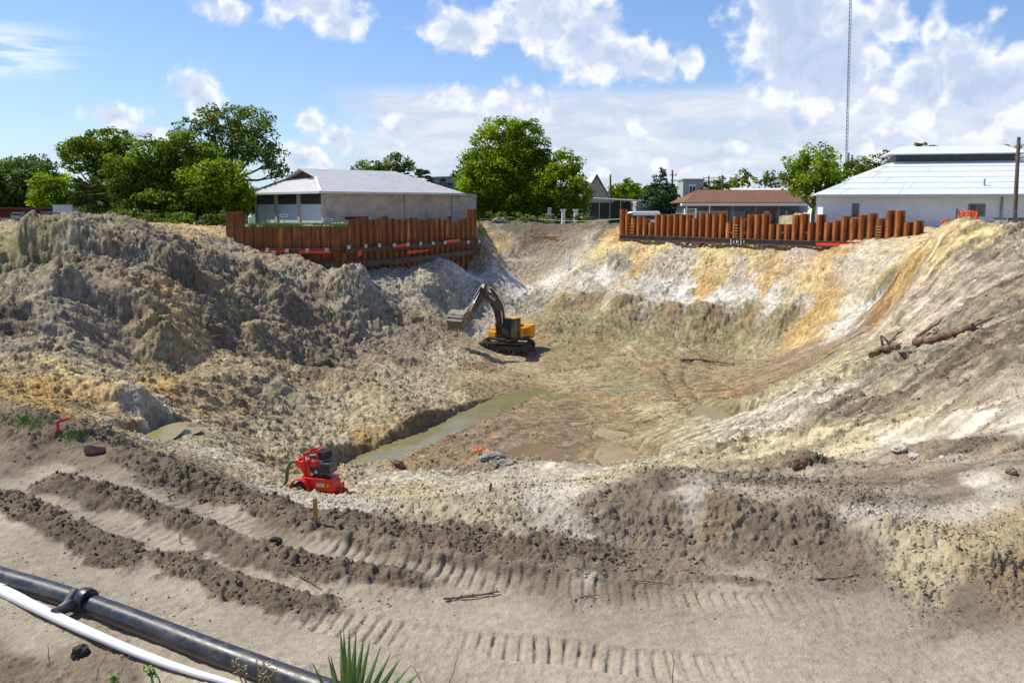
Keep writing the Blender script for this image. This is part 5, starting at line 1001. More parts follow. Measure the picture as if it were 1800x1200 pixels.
# ------------------------------------------------------------------ excavator
c = hit(890, 616); EX, EY = c.x, c.y; EZ = c.z - .05
ex_ = thing('excavator', (EX, EY, EZ), 0, 'yellow and black tracked excavator with raised arm on the pit floor', 'excavator')
TR = Matrix.Rotation(math.pi - R(9), 4, 'Z'); UP = Matrix.Rotation(math.atan2(-.80, -.60), 4, 'Z')
def xf(mb, Mx): mb.v = [Mx @ Vector(v) for v in mb.v]; return mb
def track_profile(r=.42, l=2.35): 
    pts_ = []
    for k in range(13): a = math.pi / 2 + math.pi * k / 12; pts_.append((-l + r * .98 + r * math.cos(a) * 1.0, r + r * math.sin(a)))
    for k in range(13): a = -math.pi / 2 + math.pi * k / 12; pts_.append((l - r * .98 + r * math.cos(a), r + r * math.sin(a)))
    return pts_
for sy in (-1, 1):
    y0 = sy * 1.22; prof = track_profile(.46); inner = track_profile(.38, 2.26)
    mb = MB(); n = len(prof); inner = [(u, v + .08) for u, v in inner]
    vs = [(u, y0 - .31, v) for u, v in prof] + [(u, y0 + .31, v) for u, v in prof] + [(u, y0 - .31, v) for u, v in inner] + [(u, y0 + .31, v) for u, v in inner]
    fs = [];
    for i in range(n):
        j = (i + 1) % n; fs += [[i, j, n + j, n + i], [2 * n + i, 3 * n + i, 3 * n + j, 2 * n + j], [i, 2 * n + i, 2 * n + j, j], [n + i, n + j, 3 * n + j, 3 * n + i]]
    mb.add(vs, fs)
    per = []; L = 0
    for i in range(n):
        a, b_ = Vector((*prof[i], 0)), Vector((*prof[(i + 1) % n], 0)); m_ = max(1, int((b_ - a).length / .19))
        for k in range(m_): per.append((a.lerp(b_, (k + .5) / m_), (b_ - a).normalized()))
    for p_, t_ in per:
        nn = Vector((t_.y, -t_.x, 0)); q = p_ + nn * .03; mt = Matrix(((t_.x, 0, nn.x), (0, 1, 0), (t_.y, 0, nn.y))); mb.box((q.x, y0, q.y), (.05, .62, .07), mt)
    tk = xf(mb, TR).build('track', M['track'], ex_)
    xf(MB().bb((-1.75, y0 - .2, .30), (1.75, y0 + .2, .66)), TR).build('track_frame', M['black'], tk)
    for x_ in (-1.88, 1.88): xf(MB().tube([(x_, y0 - .24, .46), (x_, y0 + .24, .46)], .34, 16), TR).build('sprocket', M['track'], tk)
    for k in range(7): xf(MB().tube([(-1.35 + k * .45, y0 - .22, .20), (-1.35 + k * .45, y0 + .22, .20)], .13, 10), TR).build('roller', M['black'], tk)
xf(MB().bb((-.9, -1.0, .45), (.9, 1.0, .85)), TR).build('carriage', M['black'], ex_)
MB().tube([(0, 0, .80), (0, 0, 1.06)], .72, 20).build('slew_ring', M['black'], ex_)
def up(mb, name, m_, bev=.03, sm=False, par=None): return xf(mb, UP).build(name, m_, par or ex_, smooth=sm, bevel=bev)
up(MB().bb((-2.35, -1.3, 1.05), (1.15, 1.3, 1.28)), 'deck', M['black'])
cw = up(MB().prism([(-2.75, -1.05), (-2.62, -1.3), (-1.75, -1.36), (-1.75, 1.36), (-2.62, 1.3), (-2.75, 1.05)], 1.15, 2.22, lambda u, v, q: (u, v, q)), 'counterweight', M['yellow'], .06)
hood = up(MB().bb((-1.75, -1.30, 1.28), (-.35, 1.30, 2.10)), 'engine_hood', M['yellow'], .05)
up(MB().bb((-1.6, -.5, 2.10), (-.6, .75, 2.32)), 'hood_top', M['black'], par=hood)
up(MB().tube([(-1.3, -.75, 2.0), (-1.3, -.75, 2.62), (-1.4, -.75, 2.72)], .07, 8), 'exhaust', M['black'], 0, True, par=hood)
for z_ in (1.5, 1.66, 1.82): up(MB().bb((-1.5, 1.30, z_), (-.8, 1.315, z_ + .07)), 'louvre', M['dark'], 0, par=hood)
up(MB().bb((-.35, -1.30, 1.28), (.95, -.48, 1.78)), 'tool_box', M['yellow'], .04)
up(MB().bb((.15, -1.28, 1.78), (.55, -.6, 2.05)), 'air_box', M['yellow'], .04)
mb = MB()
for x_, y_ in ((-.3, -1.2), (.85, -1.2)): mb.tube([(x_, y_, 1.78), (x_, y_, 2.45)], .025, 6)
mb.tube([(-.3, -1.2, 2.45), (.85, -1.2, 2.45)], .025, 6); up(mb, 'handrail', M['yellow'], 0)
# cab on the operator's left (towards the camera side right of the boom)
cp = [(-.30, 1.28), (1.0, 1.28), (1.22, 1.75), (1.05, 2.85), (.85, 3.0), (-.25, 3.0), (-.34, 2.6)]
cab = up(MB().prism(cp, .42, 1.32, lambda u, v, q: (u, q, v)), 'cab', M['black'], .05)
for yy_, s_ in ((1.33, .02), (.40, -.02)):
    up(MB().prism([(-.20, 1.95), (.42, 1.95), (.42, 2.82), (-.18, 2.82)], yy_, yy_ + s_, lambda u, v, q: (u, q, v)), 'side_window', M['cabglass'], 0, par=cab)
    up(MB().prism([(.50, 1.42), (.98, 1.42), (1.12, 1.80), (1.0, 2.82), (.50, 2.82)], yy_, yy_ + s_, lambda u, v, q: (u, q, v)), 'door_window', M['cabglass'], 0, par=cab)
up(MB().prism([(1.03, 1.42), (1.25, 1.77), (1.09, 2.80), (1.05, 2.80), (1.2, 1.77), (1.0, 1.42)], .50, 1.24, lambda u, v, q: (u, q, v)), 'windscreen', M['cabglass'], 0, par=cab)
up(MB().bb((-.33, .44, 1.30), (-.26, 1.37, 3.02)), 'yellow_pillar', M['yellow'], .01, par=cab)
up(MB().bb((.43, 1.335, 1.32), (.48, 1.375, 2.95)), 'yellow_pillar', M['yellow'], .01, par=cab)
up(MB().bb((-.32, .40, 3.0), (.9, 1.34, 3.07)), 'cab_roof', M['yellow'], .03, par=cab)
mb = MB(); mb.tube([(-.4, 1.4, 1.3), (-.4, 1.4, 2.3), (-1.4, 1.4, 2.3), (-1.4, 1.4, 2.1)], .025, 6); up(mb, 'handrail', M['yellow'], 0)
# boom, stick, bucket in the vertical plane of the arm
def arm(mb_poly, w, name, m_, par=None, y0=0, bev=.02): return up(MB().prism(mb_poly, y0 - w / 2, y0 + w / 2, lambda u, v, q: (u, q, v)), name, m_, bev, par=par)
boom = arm([(.15, 1.55), (.55, 1.45), (1.0, 2.4), (1.55, 3.75), (2.15, 4.45), (3.35, 5.25), (3.45, 5.5), (3.2, 5.68), (1.95, 5.2), (1.2, 4.75), (.75, 4.1), (.35, 2.7)], .50, 'boom', M['black'])
mb = MB().prism([(1.95, 4.62), (2.75, 5.05), (2.68, 5.25), (1.88, 4.85)], .255, .262, lambda u, v, q: (u, q, v)); up(mb, 'boom_decal', M['bolt'], 0, par=boom)
mb = MB()
for k in range(5): u0 = 1.98 + k * .14; v0 = 4.73 + k * .073; mb.prism([(u0, v0), (u0 + .09, v0 + .047), (u0 + .07, v0 + .13), (u0 - .02, v0 + .09)], .263, .268, lambda u, v, q: (u, q, v))
up(mb, 'boom_lettering', M['dark'], 0, par=boom)
for y_ in (-.36, .36):
    cyl = up(MB().tube([(.75, y_, 1.5), (.98, y_, 2.55)], .12, 10), 'lift_cylinder', M['black'], 0, True); up(MB().tube([(.98, y_, 2.55), (1.25, y_, 3.75)], .06, 8), 'rod', M['chrome'], 0, True, par=cyl)
cyl = up(MB().tube([(1.3, 0, 4.95), (2.3, 0, 5.75)], .12, 10), 'stick_cylinder', M['black'], 0, True); up(MB().tube([(2.3, 0, 5.75), (2.95, 0, 6.12)], .06, 8), 'rod', M['chrome'], 0, True, par=cyl)
stick = arm([(2.85, 6.2), (3.2, 6.15), (3.65, 5.6), (5.35, 3.75), (5.5, 3.4), (5.25, 3.3), (4.3, 4.1), (3.2, 5.1), (3.05, 5.5)], .36, 'stick', M['black'])
arm([(4.55, 4.66), (5.42, 3.72), (5.53, 3.38), (5.25, 3.27), (4.35, 4.02)], .38, 'stick_tip', M['stick'], par=stick)
cyl = up(MB().tube([(3.5, 0, 5.95), (4.5, 0, 5.0)], .10, 10), 'bucket_cylinder', M['black'], 0, True); up(MB().tube([(4.5, 0, 5.0), (5.25, 0, 4.35)], .05, 8), 'rod', M['chrome'], 0, True, par=cyl)
up(MB().bar((5.25, 0, 4.35), (5.75, 0, 4.0), .3, .12), 'bucket_link', M['black'], 0)
# bucket shell: open towards the machine, teeth down
ou = [(5.30, 3.75), (5.75, 4.15), (6.35, 4.25), (6.85, 4.0), (7.05, 3.5), (6.95, 3.05)]; inn_ = [(u - (.05 if i > 2 else 0), v - .06) for i, (u, v) in enumerate(ou)]
BW = .84
bk = up(MB().prism(ou + inn_[::-1], -BW, BW, lambda u, v, q: (u, q, v)), 'bucket', M['bucket'], 0)
for y_ in (-BW - .03, BW): up(MB().prism(ou + [(5.9, 3.3)], y_, y_ + .03, lambda u, v, q: (u, q, v)), 'side_plate', M['bucket'], 0, par=bk)
for k in range(6): y_ = -BW + .12 + k * (2 * BW - .24) / 5; up(MB().prism([(6.88, 3.2), (7.06, 3.2), (7.0, 2.85), (6.86, 2.5), (6.82, 2.85)], y_ - .075, y_ + .075, lambda u, v, q: (u, q, v)), 'tooth', M['bucket'], 0, par=bk)
for z_, x_ in ((3.75, 6.99), (3.45, 7.08)): up(MB().bb((x_ - .02, -BW, z_ - .04), (x_ + .06, BW, z_ + .04)), 'wear_strip', M['bolt'], 0, par=bk)
# ------------------------------------------------------------------ trailer pump
c = hit(562, 862); pz = min(H(c.x - .6, c.y), H(c.x + .6, c.y)) + .02; k_ = c.y / 35.0
pm = thing('water_pump', (c.x, c.y, pz), R(-14), 'bright red trailer mounted water pump on the near pit floor', 'pump'); pm.scale = (k_ * .96,) * 3
def pb(mb, name, m_, bev=.015, sm=False, par=None): return mb.build(name, m_, par or pm, smooth=sm, bevel=bev)
pb(MB().prism([(-.45, .26), (.82, .22), (.86, .32), (.80, .62), (.68, .78), (.1, .82), (-.42, .74)], -.40, .40, lambda u, v, q: (u, q, v)), 'fuel_tank', M['pumpred'], .05)
pb(MB().bb((-.9, -.30, .20), (.95, -.22, .28)), 'chassis_rail', M['pumpred']); pb(MB().bb((-.9, .22, .20), (.95, .30, .28)), 'chassis_rail', M['pumpred'])
pb(MB().bb((-.55, -.44, .74), (.75, .44, .80)), 'deck_plate', M['pumpred'])
tg_ = pb(MB().prism([(.80, -.3), (1.22, -.06), (1.30, -.04), (1.30, .04), (1.22, .06), (.80, .3)], .22, .34, lambda u, v, q: (u, v, q)), 'tow_hitch', M['pumpred']); pb(MB().tube([(1.1, 0, .1), (1.1, 0, .62)], .045, 10), 'jack', M['pumpred'], 0, True, par=tg_)
for y_ in (-.56, .56):
    w = pb(MB().tube([(-.62, y_ - .11, .33), (-.62, y_ + .11, .33)], .33, 22), 'wheel', M['rubber'], .02); pb(MB().tube([(-.62, y_ - .125, .33), (-.62, y_ + .125, .33)], .17, 14), 'rim', M['steel'], 0, par=w)
    a_ = [(-.62 + .42 * math.cos(t), .36 + .42 * math.sin(t)) for t in np.linspace(-.1, math.pi + .1, 14)]; b2 = [(-.62 + .38 * math.cos(t), .36 + .38 * math.sin(t)) for t in np.linspace(-.1, math.pi + .1, 14)][::-1]
    pb(MB().prism(a_ + b2, y_ - .15, y_ + .15, lambda u, v, q: (u, q, v)), 'fender', M['pumpred'], 0)
pb(MB().prism([(-.60, 1.48), (-.82, 1.42), (-.80, 1.22), (-.55, .80), (-.20, .78), (-.30, 1.25), (-.42, 1.5)], -.28, .20, lambda u, v, q: (u, q, v)), 'pump_housing', M['pumpred'], .05)
pb(MB().tube([(-.78, -.05, 1.35), (-.98, -.05, 1.35)], .17, 16), 'suction_flange', M['pumpred'], 0, True)
for z_ in (1.5, 1.42): pb(MB().bb((-.86, -.2, z_), (-.80, .1, z_ + .04)), 'bracket', M['pumpred'], 0)
mb = MB(); 
for y_ in (-.30, .30): mb.bar((-.50, y_, .8), (-.52, y_, 1.78), .06, .07); mb.bar((-.52, y_, 1.78), (.08, y_, 1.94), .06, .09); mb.bar((.08, y_, 1.94), (.12, y_, 1.3), .06, .07)
mb.bar((-.52, -.3, 1.78), (-.52, .3, 1.78), .08, .08); mb.bar((.08, -.3, 1.94), (.08, .3, 1.94), .08, .08); pb(mb, 'lifting_frame', M['pumpred'], 0)
pb(MB().bb((-.30, -.24, .82), (.28, .24, 1.42)), 'engine_block', M['engine'], .03); pb(MB().bb((-.26, -.28, 1.25), (0, -.20, 1.5)), 'engine_cover', M['pumpred'], .02)
pb(MB().bb((.20, -.40, .98), (.72, .34, 1.48)), 'radiator_box', M['engine'], .06)
pb(MB().tube([(-.32, -.1, 1.64), (.22, -.1, 1.70)], .10, 12), 'exhaust_pipe', M['engine'], 0, True); pb(MB().tube([(.22, -.25, 1.72), (.36, .25, 1.72)], .19, 16), 'air_filter', M['rubber'], 0, True)
pb(MB().tube([(-.32, -.46, .0), (-.30, -.46, .46)], .06, 10), 'stand_leg', M['white'], 0, True); pb(MB().bb((-.44, -.50, .0), (-.20, -.42, .03)), 'stand_foot', M['steel'], 0)
pb(MB().bb((.05, -.408, .44), (.42, -.40, .60)), 'decal', M['bolt'], 0); pb(MB().bb((.52, -.41, .46), (.62, -.40, .56)), 'decal', M['yellow'], 0)
pb(MB().tube([(.55, -.2, .78), (.55, -.2, .86)], .07, 12), 'fuel_cap', M['rubber'], 0, True)
for k in range(6): pb(MB().bb((.26 + k * .075, -.407, 1.04), (.29 + k * .075, -.40, 1.40)), 'grille_slat', M['rubber'], 0)
for x_, z_ in ((-.2, .95), (.0, 1.05)): pb(MB().tube([(x_, -.24, z_), (x_ + .02, -.33, z_)], .075, 12), 'pulley', M['steel'], 0, True)
pb(MB().tube([(-.25, -.27, 1.2), (-.1, -.34, 1.0), (.1, -.32, .9), (.22, -.3, 1.1)], .02, 6), 'engine_hose', M['rubber'], 0, True)
for y_ in (-.36, .36): pb(MB().tube([(.86, y_, .36), (.89, y_, .36)], .045, 10), 'lamp', M['orange'], 0, True)
pts_ = smooth([Vector((-.96, -.05, 1.35)), Vector((-1.25, -.05, 1.32)), Vector((-1.42, -.1, 1.0)), Vector((-1.45, -.15, .6)), Vector((-1.55, -.2, .3)), Vector((-1.75, -.3, .06)), Vector((-2.2, -.5, -.1))], 8)
mb = MB(); mb.tube(pts_, [.075 + (.01 if i % 2 else 0) for i in range(len(pts_))], 12); Mw = Matrix.Translation(pm.location) @ Matrix.Rotation(R(-14), 4, 'Z') @ Matrix.Scale(k_ * .96, 4); mb.v = [Mw @ v for v in mb.v]
o = mb.build('suction_hose', M['hose'], None, True); tag(o, 'dull green ribbed hose drooping from the red pump to the mud', 'hose')
# ------------------------------------------------------------------ the two pipes in front
def along(pix, z0, rr_): return smooth([onlevel(a, b, z0) for a, b in pix], 8)
bpipe = along([(-500, 860), (-220, 935), (0, 1001), (60, 1018), (150, 1046), (250, 1082), (350, 1120), (450, 1156), (560, 1194), (720, 1240), (900, 1285), (1200, 1350)], .17, 0)
zc = [Vector((p.x, p.y, .09 + .0 * p.z)) for p in bpipe]
mb = MB(); mb.tube(zc, .106, 24)
o = thing('pipe', (0, 0, 0), 0, 'thick black plastic pipe curving across the lower left of the sand', 'pipe'); mb.build('pipe_run', M['hdpe'], o, True)
jp = onlevel(152, 1052, .15); dirv = (onlevel(250, 1083, .15) - jp).normalized()
MB().tube([jp - dirv * .05, jp - dirv * .015, jp + dirv * .015, jp + dirv * .05], [.107, .113, .113, .107], 24).build('weld_bead', M['hdpe'], o, True)
mb = MB(); side = Vector((dirv.y, -dirv.x, 0)); rg = random.Random(9)
for k in range(3): mb.tube([jp + dirv * (-.14 + .03 * k) + Vector((0, 0, .05 - .05 * k)), jp + side * (.16 + .05 * k) + dirv * -.12 + Vector((0, 0, -.06)), jp + side * .26 + dirv * (-.16 + .1 * k) + Vector((0, 0, -.13))], [.06, .05, .03], 10)
mb.build('pipe_strap', M['engine'], o, True)
wpts = along([(-400, 880), (-160, 965), (0, 1033), (60, 1062), (150, 1104), (250, 1146), (330, 1174), (400, 1194), (520, 1228), (700, 1270)], .07, 0)
mb = MB(); mb.tube([Vector((p.x, p.y, .05)) for p in wpts], [max(.022, .060 - .0009 * max(0, i - 18)) for i in range(len(wpts))], 18)
o = thing('pipe', (0, 0, 0), 0, 'thin bright white plastic pipe lying below the thick black pipe', 'pipe'); mb.build('pipe_run', M['pvc'], o, True)
q = Vector(wpts[16]); MB().tube([Vector((q.x, q.y, .05)) - dirv * .06, Vector((q.x, q.y, .05)) + dirv * .06], .066, 18).build('coupling', M['pvc'], o, True)
# ------------------------------------------------------------------ palmetto fan and weeds by the camera
pc = PX(600, 5.2, .35)
o = thing('palmetto', (pc.x, pc.y, 0), 0, 'green saw palmetto fan with stiff blades at the bottom edge', 'palmetto'); hub = PX(612, 5.2, .66) - Vector((pc.x, pc.y, 0))
tips = [(523, 1190), (550, 1163), (577, 1150), (581, 1149), (598, 1102), (604, 1103), (614, 1103), (626, 1106), (640, 1112), (651, 1120), (670, 1130), (688, 1142), (700, 1158), (704, 1155), (722, 1166), (728, 1186), (745, 1172), (500, 1230), (760, 1215)]
rg = random.Random(2)
for i, (a, b_) in enumerate(tips):
    tp = P(a, b_, 5.2 + rg.uniform(-.12, .12)) - Vector((pc.x, pc.y, 0)); d = tp - hub; s_ = d.cross(Vector((0, 1, 0))).normalized(); w_ = .024 + .006 * rg.random(); dp = Vector((0, -.010, 0)); mb = MB(); prev = None
    vs = []; 
    for t in np.linspace(0, 1, 8):
        w2 = w_ * (.45 + 1.1 * t if t < .45 else (1 - (t - .45) / .58) * .95); c0_ = hub + d * t + Vector((0, 0, -.01 * t * t)); vs += [c0_ - s_ * w2, c0_ + dp, c0_ + s_ * w2, c0_ - dp * .2]
    fs = [[4 * k + j, 4 * k + (j + 1) % 4, 4 * k + 4 + (j + 1) % 4, 4 * k + 4 + j] for k in range(7) for j in range(4)]; mb.add(vs, fs); mb.build('blade', M['blade'], o)
MB().tube([(0, 0, -.3), hub], [.018, .014], 8).build('stem', M['blade'], o, True)
def weedy(px, py_top, Yd, hh, label, n=1, m_='weed', lean=.3, seed=1, leafy=False, name='weed'):
    t_ = P(px, py_top, Yd); zb_ = t_.z - hh; rg = random.Random(seed); o = MB()
    for k in range(n):
        x0 = rg.uniform(-.04, .04) * n * .5; p_ = Vector((x0, 0, -.05)); pp = [p_]; dx = rg.uniform(-lean, lean) if n > 1 else lean
        for j in range(1, 7): pp.append(Vector((x0 + dx * hh * j / 6 + rg.uniform(-.012, .012), rg.uniform(-.01, .01), hh * j / 6 * (1 if n == 1 else rg.uniform(.75, 1)))))
        o.tube(pp, [.006, .005, .005, .004, .004, .003, .002], 5)
        if leafy:
            for j in range(2, 7):
                for _ in range(3):
                    v = Vector((rg.uniform(-1, 1), rg.uniform(-1, 1), rg.uniform(0, .8))).normalized() * rg.uniform(.02, .045); s2 = v.cross(Vector((0, 0, 1))).normalized() * .007; o.add([pp[j] - s2, pp[j] + v * .5 + s2 * 1.4, pp[j] + v, pp[j] + v * .5 - s2 * 1.4], [[0, 1, 2, 3]])
    x = o.build(name, M[m_]); x.location = (t_.x - (lean * hh if n == 1 else 0), Yd, zb_); return tag(x, label, 'weed')
weedy(1186, 1142, 6.6, .32, 'single dry upright stem at the bottom right of centre', lean=-.03, seed=4)
weedy(806, 1148, 6.8, .28, 'dry stem leaning right beside the palmetto', lean=.35, seed=5)
weedy(722, 1170, 6.2, .22, 'crooked dry stem arching over the palmetto tip', lean=-.5, seed=6)
weedy(440, 1152, 6.4, .24, 'leafy weed tuft in front of the black pipe', 4, 'weed', .5, 7, True)
weedy(470, 1160, 6.3, .22, 'second leafy weed tuft right of the first by the black pipe', 3, 'weed', .6, 8, True)
weedy(270, 1172, 6.3, .10, 'low green weed under the white pipe', 4, 'greenweed', .9, 9, True)
weedy(200, 1185, 6.1, .10, 'low green weed at the bottom left edge', 3, 'greenweed', .9, 10, True)
weedy(85, 1133, 6.9, .16, 'thin dry stem left of the black clod', lean=.05, seed=11); weedy(190, 1140, 6.9, .24, 'dry stem crossing the sand below the white pipe', lean=.5, seed=12); weedy(232, 1150, 6.8, .22, 'second dry stem leaning under the white pipe', lean=.6, seed=13)
def rock(px, py, r_, label, m_, sq=.7, seed=1, Yv=None, name='rock', cat='rock', group=None):
    c = hit(px, py) if Yv is None else P(px, py, Yv); bm = bmesh.new(); bmesh.ops.create_icosphere(bm, subdivisions=3, radius=1); rg = random.Random(seed)
    from mathutils import noise as mn
    for v in bm.verts:
        n = v.co.normalized(); f = 1 + .35 * mn.noise(n * 1.6 + Vector((seed, 0, 0))) + .22 * mn.noise(n * 4 + Vector((0, seed, 0))) + .12 * mn.noise(n * 9); v.co = Vector((n.x * r_ * f * 1.2, n.y * r_ * f, n.z * r_ * f * sq))
    me = bpy.data.meshes.new(name); bm.to_mesh(me); bm.free(); me.materials.append(m_); o = bpy.data.objects.new(name, me); COL.objects.link(o); o.location = (c.x, c.y, c.z + r_ * sq * .35); return tag(o, label, cat, group)
M['blackclod'] = pmat('black earth clod', (.045, .038, .032), .9, .2, 0, .3, 8, bump=.02); M['paleclod'] = pmat('pale clay clod', (.50, .46, .40), .9, .2, 0, .2, 5, bump=.03)
rock(142, 1152, .075, 'black earth clod on pale sand below the white pipe', M['blackclod'], .9, 3)
rock(866, 806, .5, 'large blue grey boulder of clay beside the tea brown puddle', M['silverclod'], .5, 5); rock(890, 818, .38, 'smaller blue grey clay lump right of the largest boulder', M['silverclod'], .45, 6)
rock(700, 819, .24, 'brown clod on the edge right of the trench end', M['log'], .8, 7); rock(1580, 793, .13, 'pale stone high on the right hand slope', M['paleclod'], .6, 8); rock(1608, 806, .10, 'small pale stone just below the pale stone on the right slope', M['paleclod'], .6, 9)
rock(1410, 822, .15, 'dark stump like clod on the right plateau', M['log'], 1.1, 10); rock(1777, 830, .07, 'reddish brown clod near the right edge', M['log'], .7, 11); rock(1535, 549, .9, 'dark green grey clay outcrop in the yellow bank', M['silverclod'], .5, 12, 70); rock(485, 970 - 12, .07, 'small dark clod beside the long cleated track', M['blackclod'], .9, 14)
# ------------------------------------------------------------------ logs, roots, sticks
def logf(pix, rad, label, seed, stubs=3, name='log', cat='log', lift=.1):
    pp = []
    for (a, b_) in pix: c = hit(a, b_); pp.append(c + Vector((0, 0, lift)))
    pp = smooth(pp, 5); rg = random.Random(seed); o0 = pp[0].copy(); mb = MB(); n = len(pp)
    mb.tube([p - o0 + Vector((rg.uniform(-1, 1), 0, rg.uniform(-1, 1))) * rad * .15 for p in pp], [rad * (1 - .35 * i / n) * .55 * rg.uniform(.8, 1.2) for i in range(n)], 9)
    for k in range(stubs):
        i = rg.randrange(1, n - 1); d = Vector((rg.uniform(-1, 1), rg.uniform(-.6, .2), rg.uniform(.3, 1))).normalized(); mb.tube([pp[i] - o0, pp[i] - o0 + d * rad * rg.uniform(1.2, 2.6)], [rad * .28, rad * .10], 6)
    o = mb.build(name, M['log'], None, True); o.location = o0; return tag(o, label, cat)
logf([(1608, 612), (1640, 605), (1680, 594), (1712, 583)], .32, 'longest brown fallen trunk on the right slope', 1, 4, lift=.22)
logf([(1612, 600), (1632, 588), (1650, 576)], .14, 'thin branch lying above the longest trunk', 2, 2, lift=.2)
logf([(1534, 634), (1552, 622), (1578, 618)], .30, 'short knotty brown trunk left of the longest trunk', 3, 3, lift=.2)
logf([(1560, 612), (1570, 600), (1585, 588)], .13, 'forked root above the short knotty trunk', 4, 3, lift=.15); logf([(1565, 620), (1580, 626), (1592, 632)], .1, 'root end pointing down beside the short trunk', 5, 1, lift=.15)
logf([(1196, 636), (1240, 637), (1290, 643)], .20, 'long dark log lying at the foot of the right slope', 6, 3, lift=.12)
logf([(370, 604), (395, 594), (412, 588)], .14, 'pale plank like branch on the left spoil', 7, 1, lift=.2)
logf([(780, 1058), (830, 1052), (878, 1044)], .022, 'bundle of dead reddish palm stems on the sand', 8, 6, 'branch', 'branch', .03); logf([(784, 1061), (820, 1050), (870, 1048)], .014, 'thin dead stem under the reddish bundle', 12, 3, 'branch', 'branch', .02)
logf([(1010, 1060), (1030, 1051), (1055, 1050)], .016, 'short dark twig in the middle of the sand', 9, 3, 'branch', 'branch', .02); logf([(1432, 1020), (1470, 1018), (1510, 1012)], .020, 'dark forked stick near the right berm', 10, 3, 'branch', 'branch', .02)
logf([(505, 1005), (530, 1018), (566, 1038)], .014, 'slender brown root curving over the pale sand', 11, 1, 'branch', 'branch', .02); logf([(150, 799), (185, 795)], .16, 'stubby pale log lying at the left rim', 13, 0, lift=.06)
logf([(1100, 1027), (1140, 1029), (1180, 1031)], .012, 'thin reddish stick lying along the dark rut', 14, 3, 'branch', 'branch', .02)
logf([(1385, 913), (1392, 900)], .02, 'upright twig standing on the right berm', 15, 2, 'branch', 'branch', .1)
# ------------------------------------------------------------------ stake, ladder, flag
def stake(px, pyt, pyb, w_, label, m_='wood', lean=0):
    c = hit(px, pyb); hh = (pyb - pyt) / F * c.y * 1.08; o = thing('stake', (c.x, c.y, c.z), 0, label, 'stake'); MB().add([(-w_, -w_ * .5, -.3), (w_, -w_ * .5, -.3), (w_, w_ * .5, -.3), (-w_, w_ * .5, -.3), (-w_ + lean, -w_ * .5, hh), (w_ + lean, -w_ * .5, hh + .01), (w_ + lean, w_ * .5, hh + .01), (-w_ + lean, w_ * .5, hh)], [(0, 1, 2, 3), (4, 5, 6, 7), (0, 1, 5, 4), (1, 2, 6, 5), (2, 3, 7, 6), (3, 0, 4, 7)]).build('shaft', M[m_], o)
stake(555, 877, 915, .026, 'square yellow timber stake in front of the red pump'); stake(316, 938, 955, .010, 'tiny pale peg between the dark ridges', 'bolt', .01); stake(1010, 980, 1000, .008, 'tiny pale peg in the rut at centre', 'bolt'); stake(858, 850, 865, .018, 'dark snag standing on the near slope', 'log', .04)
c = hit(995, 480); hh = (480 - 447) / F * c.y; o = thing('ladder', (c.x, c.y, c.z), .35, 'slim metal ladder leaning on the clay bank left of the yellow sand', 'ladder')
for x_ in (-.28, .28): MB().bar((x_, 0, 0), (x_ + .75, .9, hh * 1.25), .09, .09).build('rail', M['ladder'], o)
for k in range(9): t = (k + .5) / 9; MB().bar((-.28 + .75 * t, .9 * t, hh * 1.25 * t), (.28 + .75 * t, .9 * t, hh * 1.25 * t), .05, .05).build('rung', M['ladder'], o)
c = hit(850, 797); o = thing('marker_flag', (c.x, c.y, c.z), 0, 'crumpled orange marker flag on the mud beside the boulder', 'marker flag'); rg = random.Random(3); mb = MB()
for k in range(9): x0 = rg.uniform(-.5, .4); z0 = rg.uniform(.05, .2); mb.add([(x0, 0, z0), (x0 + .14, rg.uniform(-.2, .2), z0 + .03), (x0 + .16, .1, z0 + .1), (x0 + .02, .1, z0 + .12)], [[0, 1, 2], [0, 2, 3]])
mb.build('cloth', M['flag'], o); MB().tube([(-.1, 0, 0), (-.05, 0, .4)], .02, 6).build('staff', M['wood'], o)
c = hit(103, 762); o = thing('marker_post', (c.x, c.y, c.z), .3, 'small broken red marker post on the dark rim mound at left', 'marker post'); MB().bb((-.02, -.02, -.1), (.02, .02, .12)).build('shaft', M['pumpred'], o); MB().bar((-.02, 0, .12), (.16, 0, .17), .02, .04).build('arm', M['pumpred'], o)
# ------------------------------------------------------------------ things along the far rim between the walls
c = P(968, 391, 118); o = thing('concrete_block', (c.x, 121.8, ZG), 0, 'pale yellowish concrete block standing at the rim below the trees', 'concrete block'); MB().prism([(-.75, 0), (.75, 0), (.5, 1.5), (-.5, 1.5)], -.4, .4, lambda u, v, q: (u, q, v)).build('block', M['tan'], o, bevel=.04); MB().box((0, 0, 1.9), (.5, .3, .8)).build('upper_block', M['concrete'], o, bevel=.05)
for px, lab in ((991, 'left one of two white street pillars under the tree'), (1013, 'right one of two white street pillars under the tree')):
    c = P(px, 390, 121); o = thing('pillar', (c.x, 122.3, ZG), 0, lab, 'pillar'); MB().tube([(0, 0, 0), (0, 0, 1.9)], .26, 12).build('shaft', M['white'], o, True); MB().box((0, 0, 2.0), (.75, .6, .22)).build('cap', M['white'], o); MB().box((0, 0, .1), (.7, .6, .2)).build('foot', M['white'], o)
o = rock(878, 391, .8, 'grey rock on the grass rim left of the gap', M['silverclod'], .6, 21)
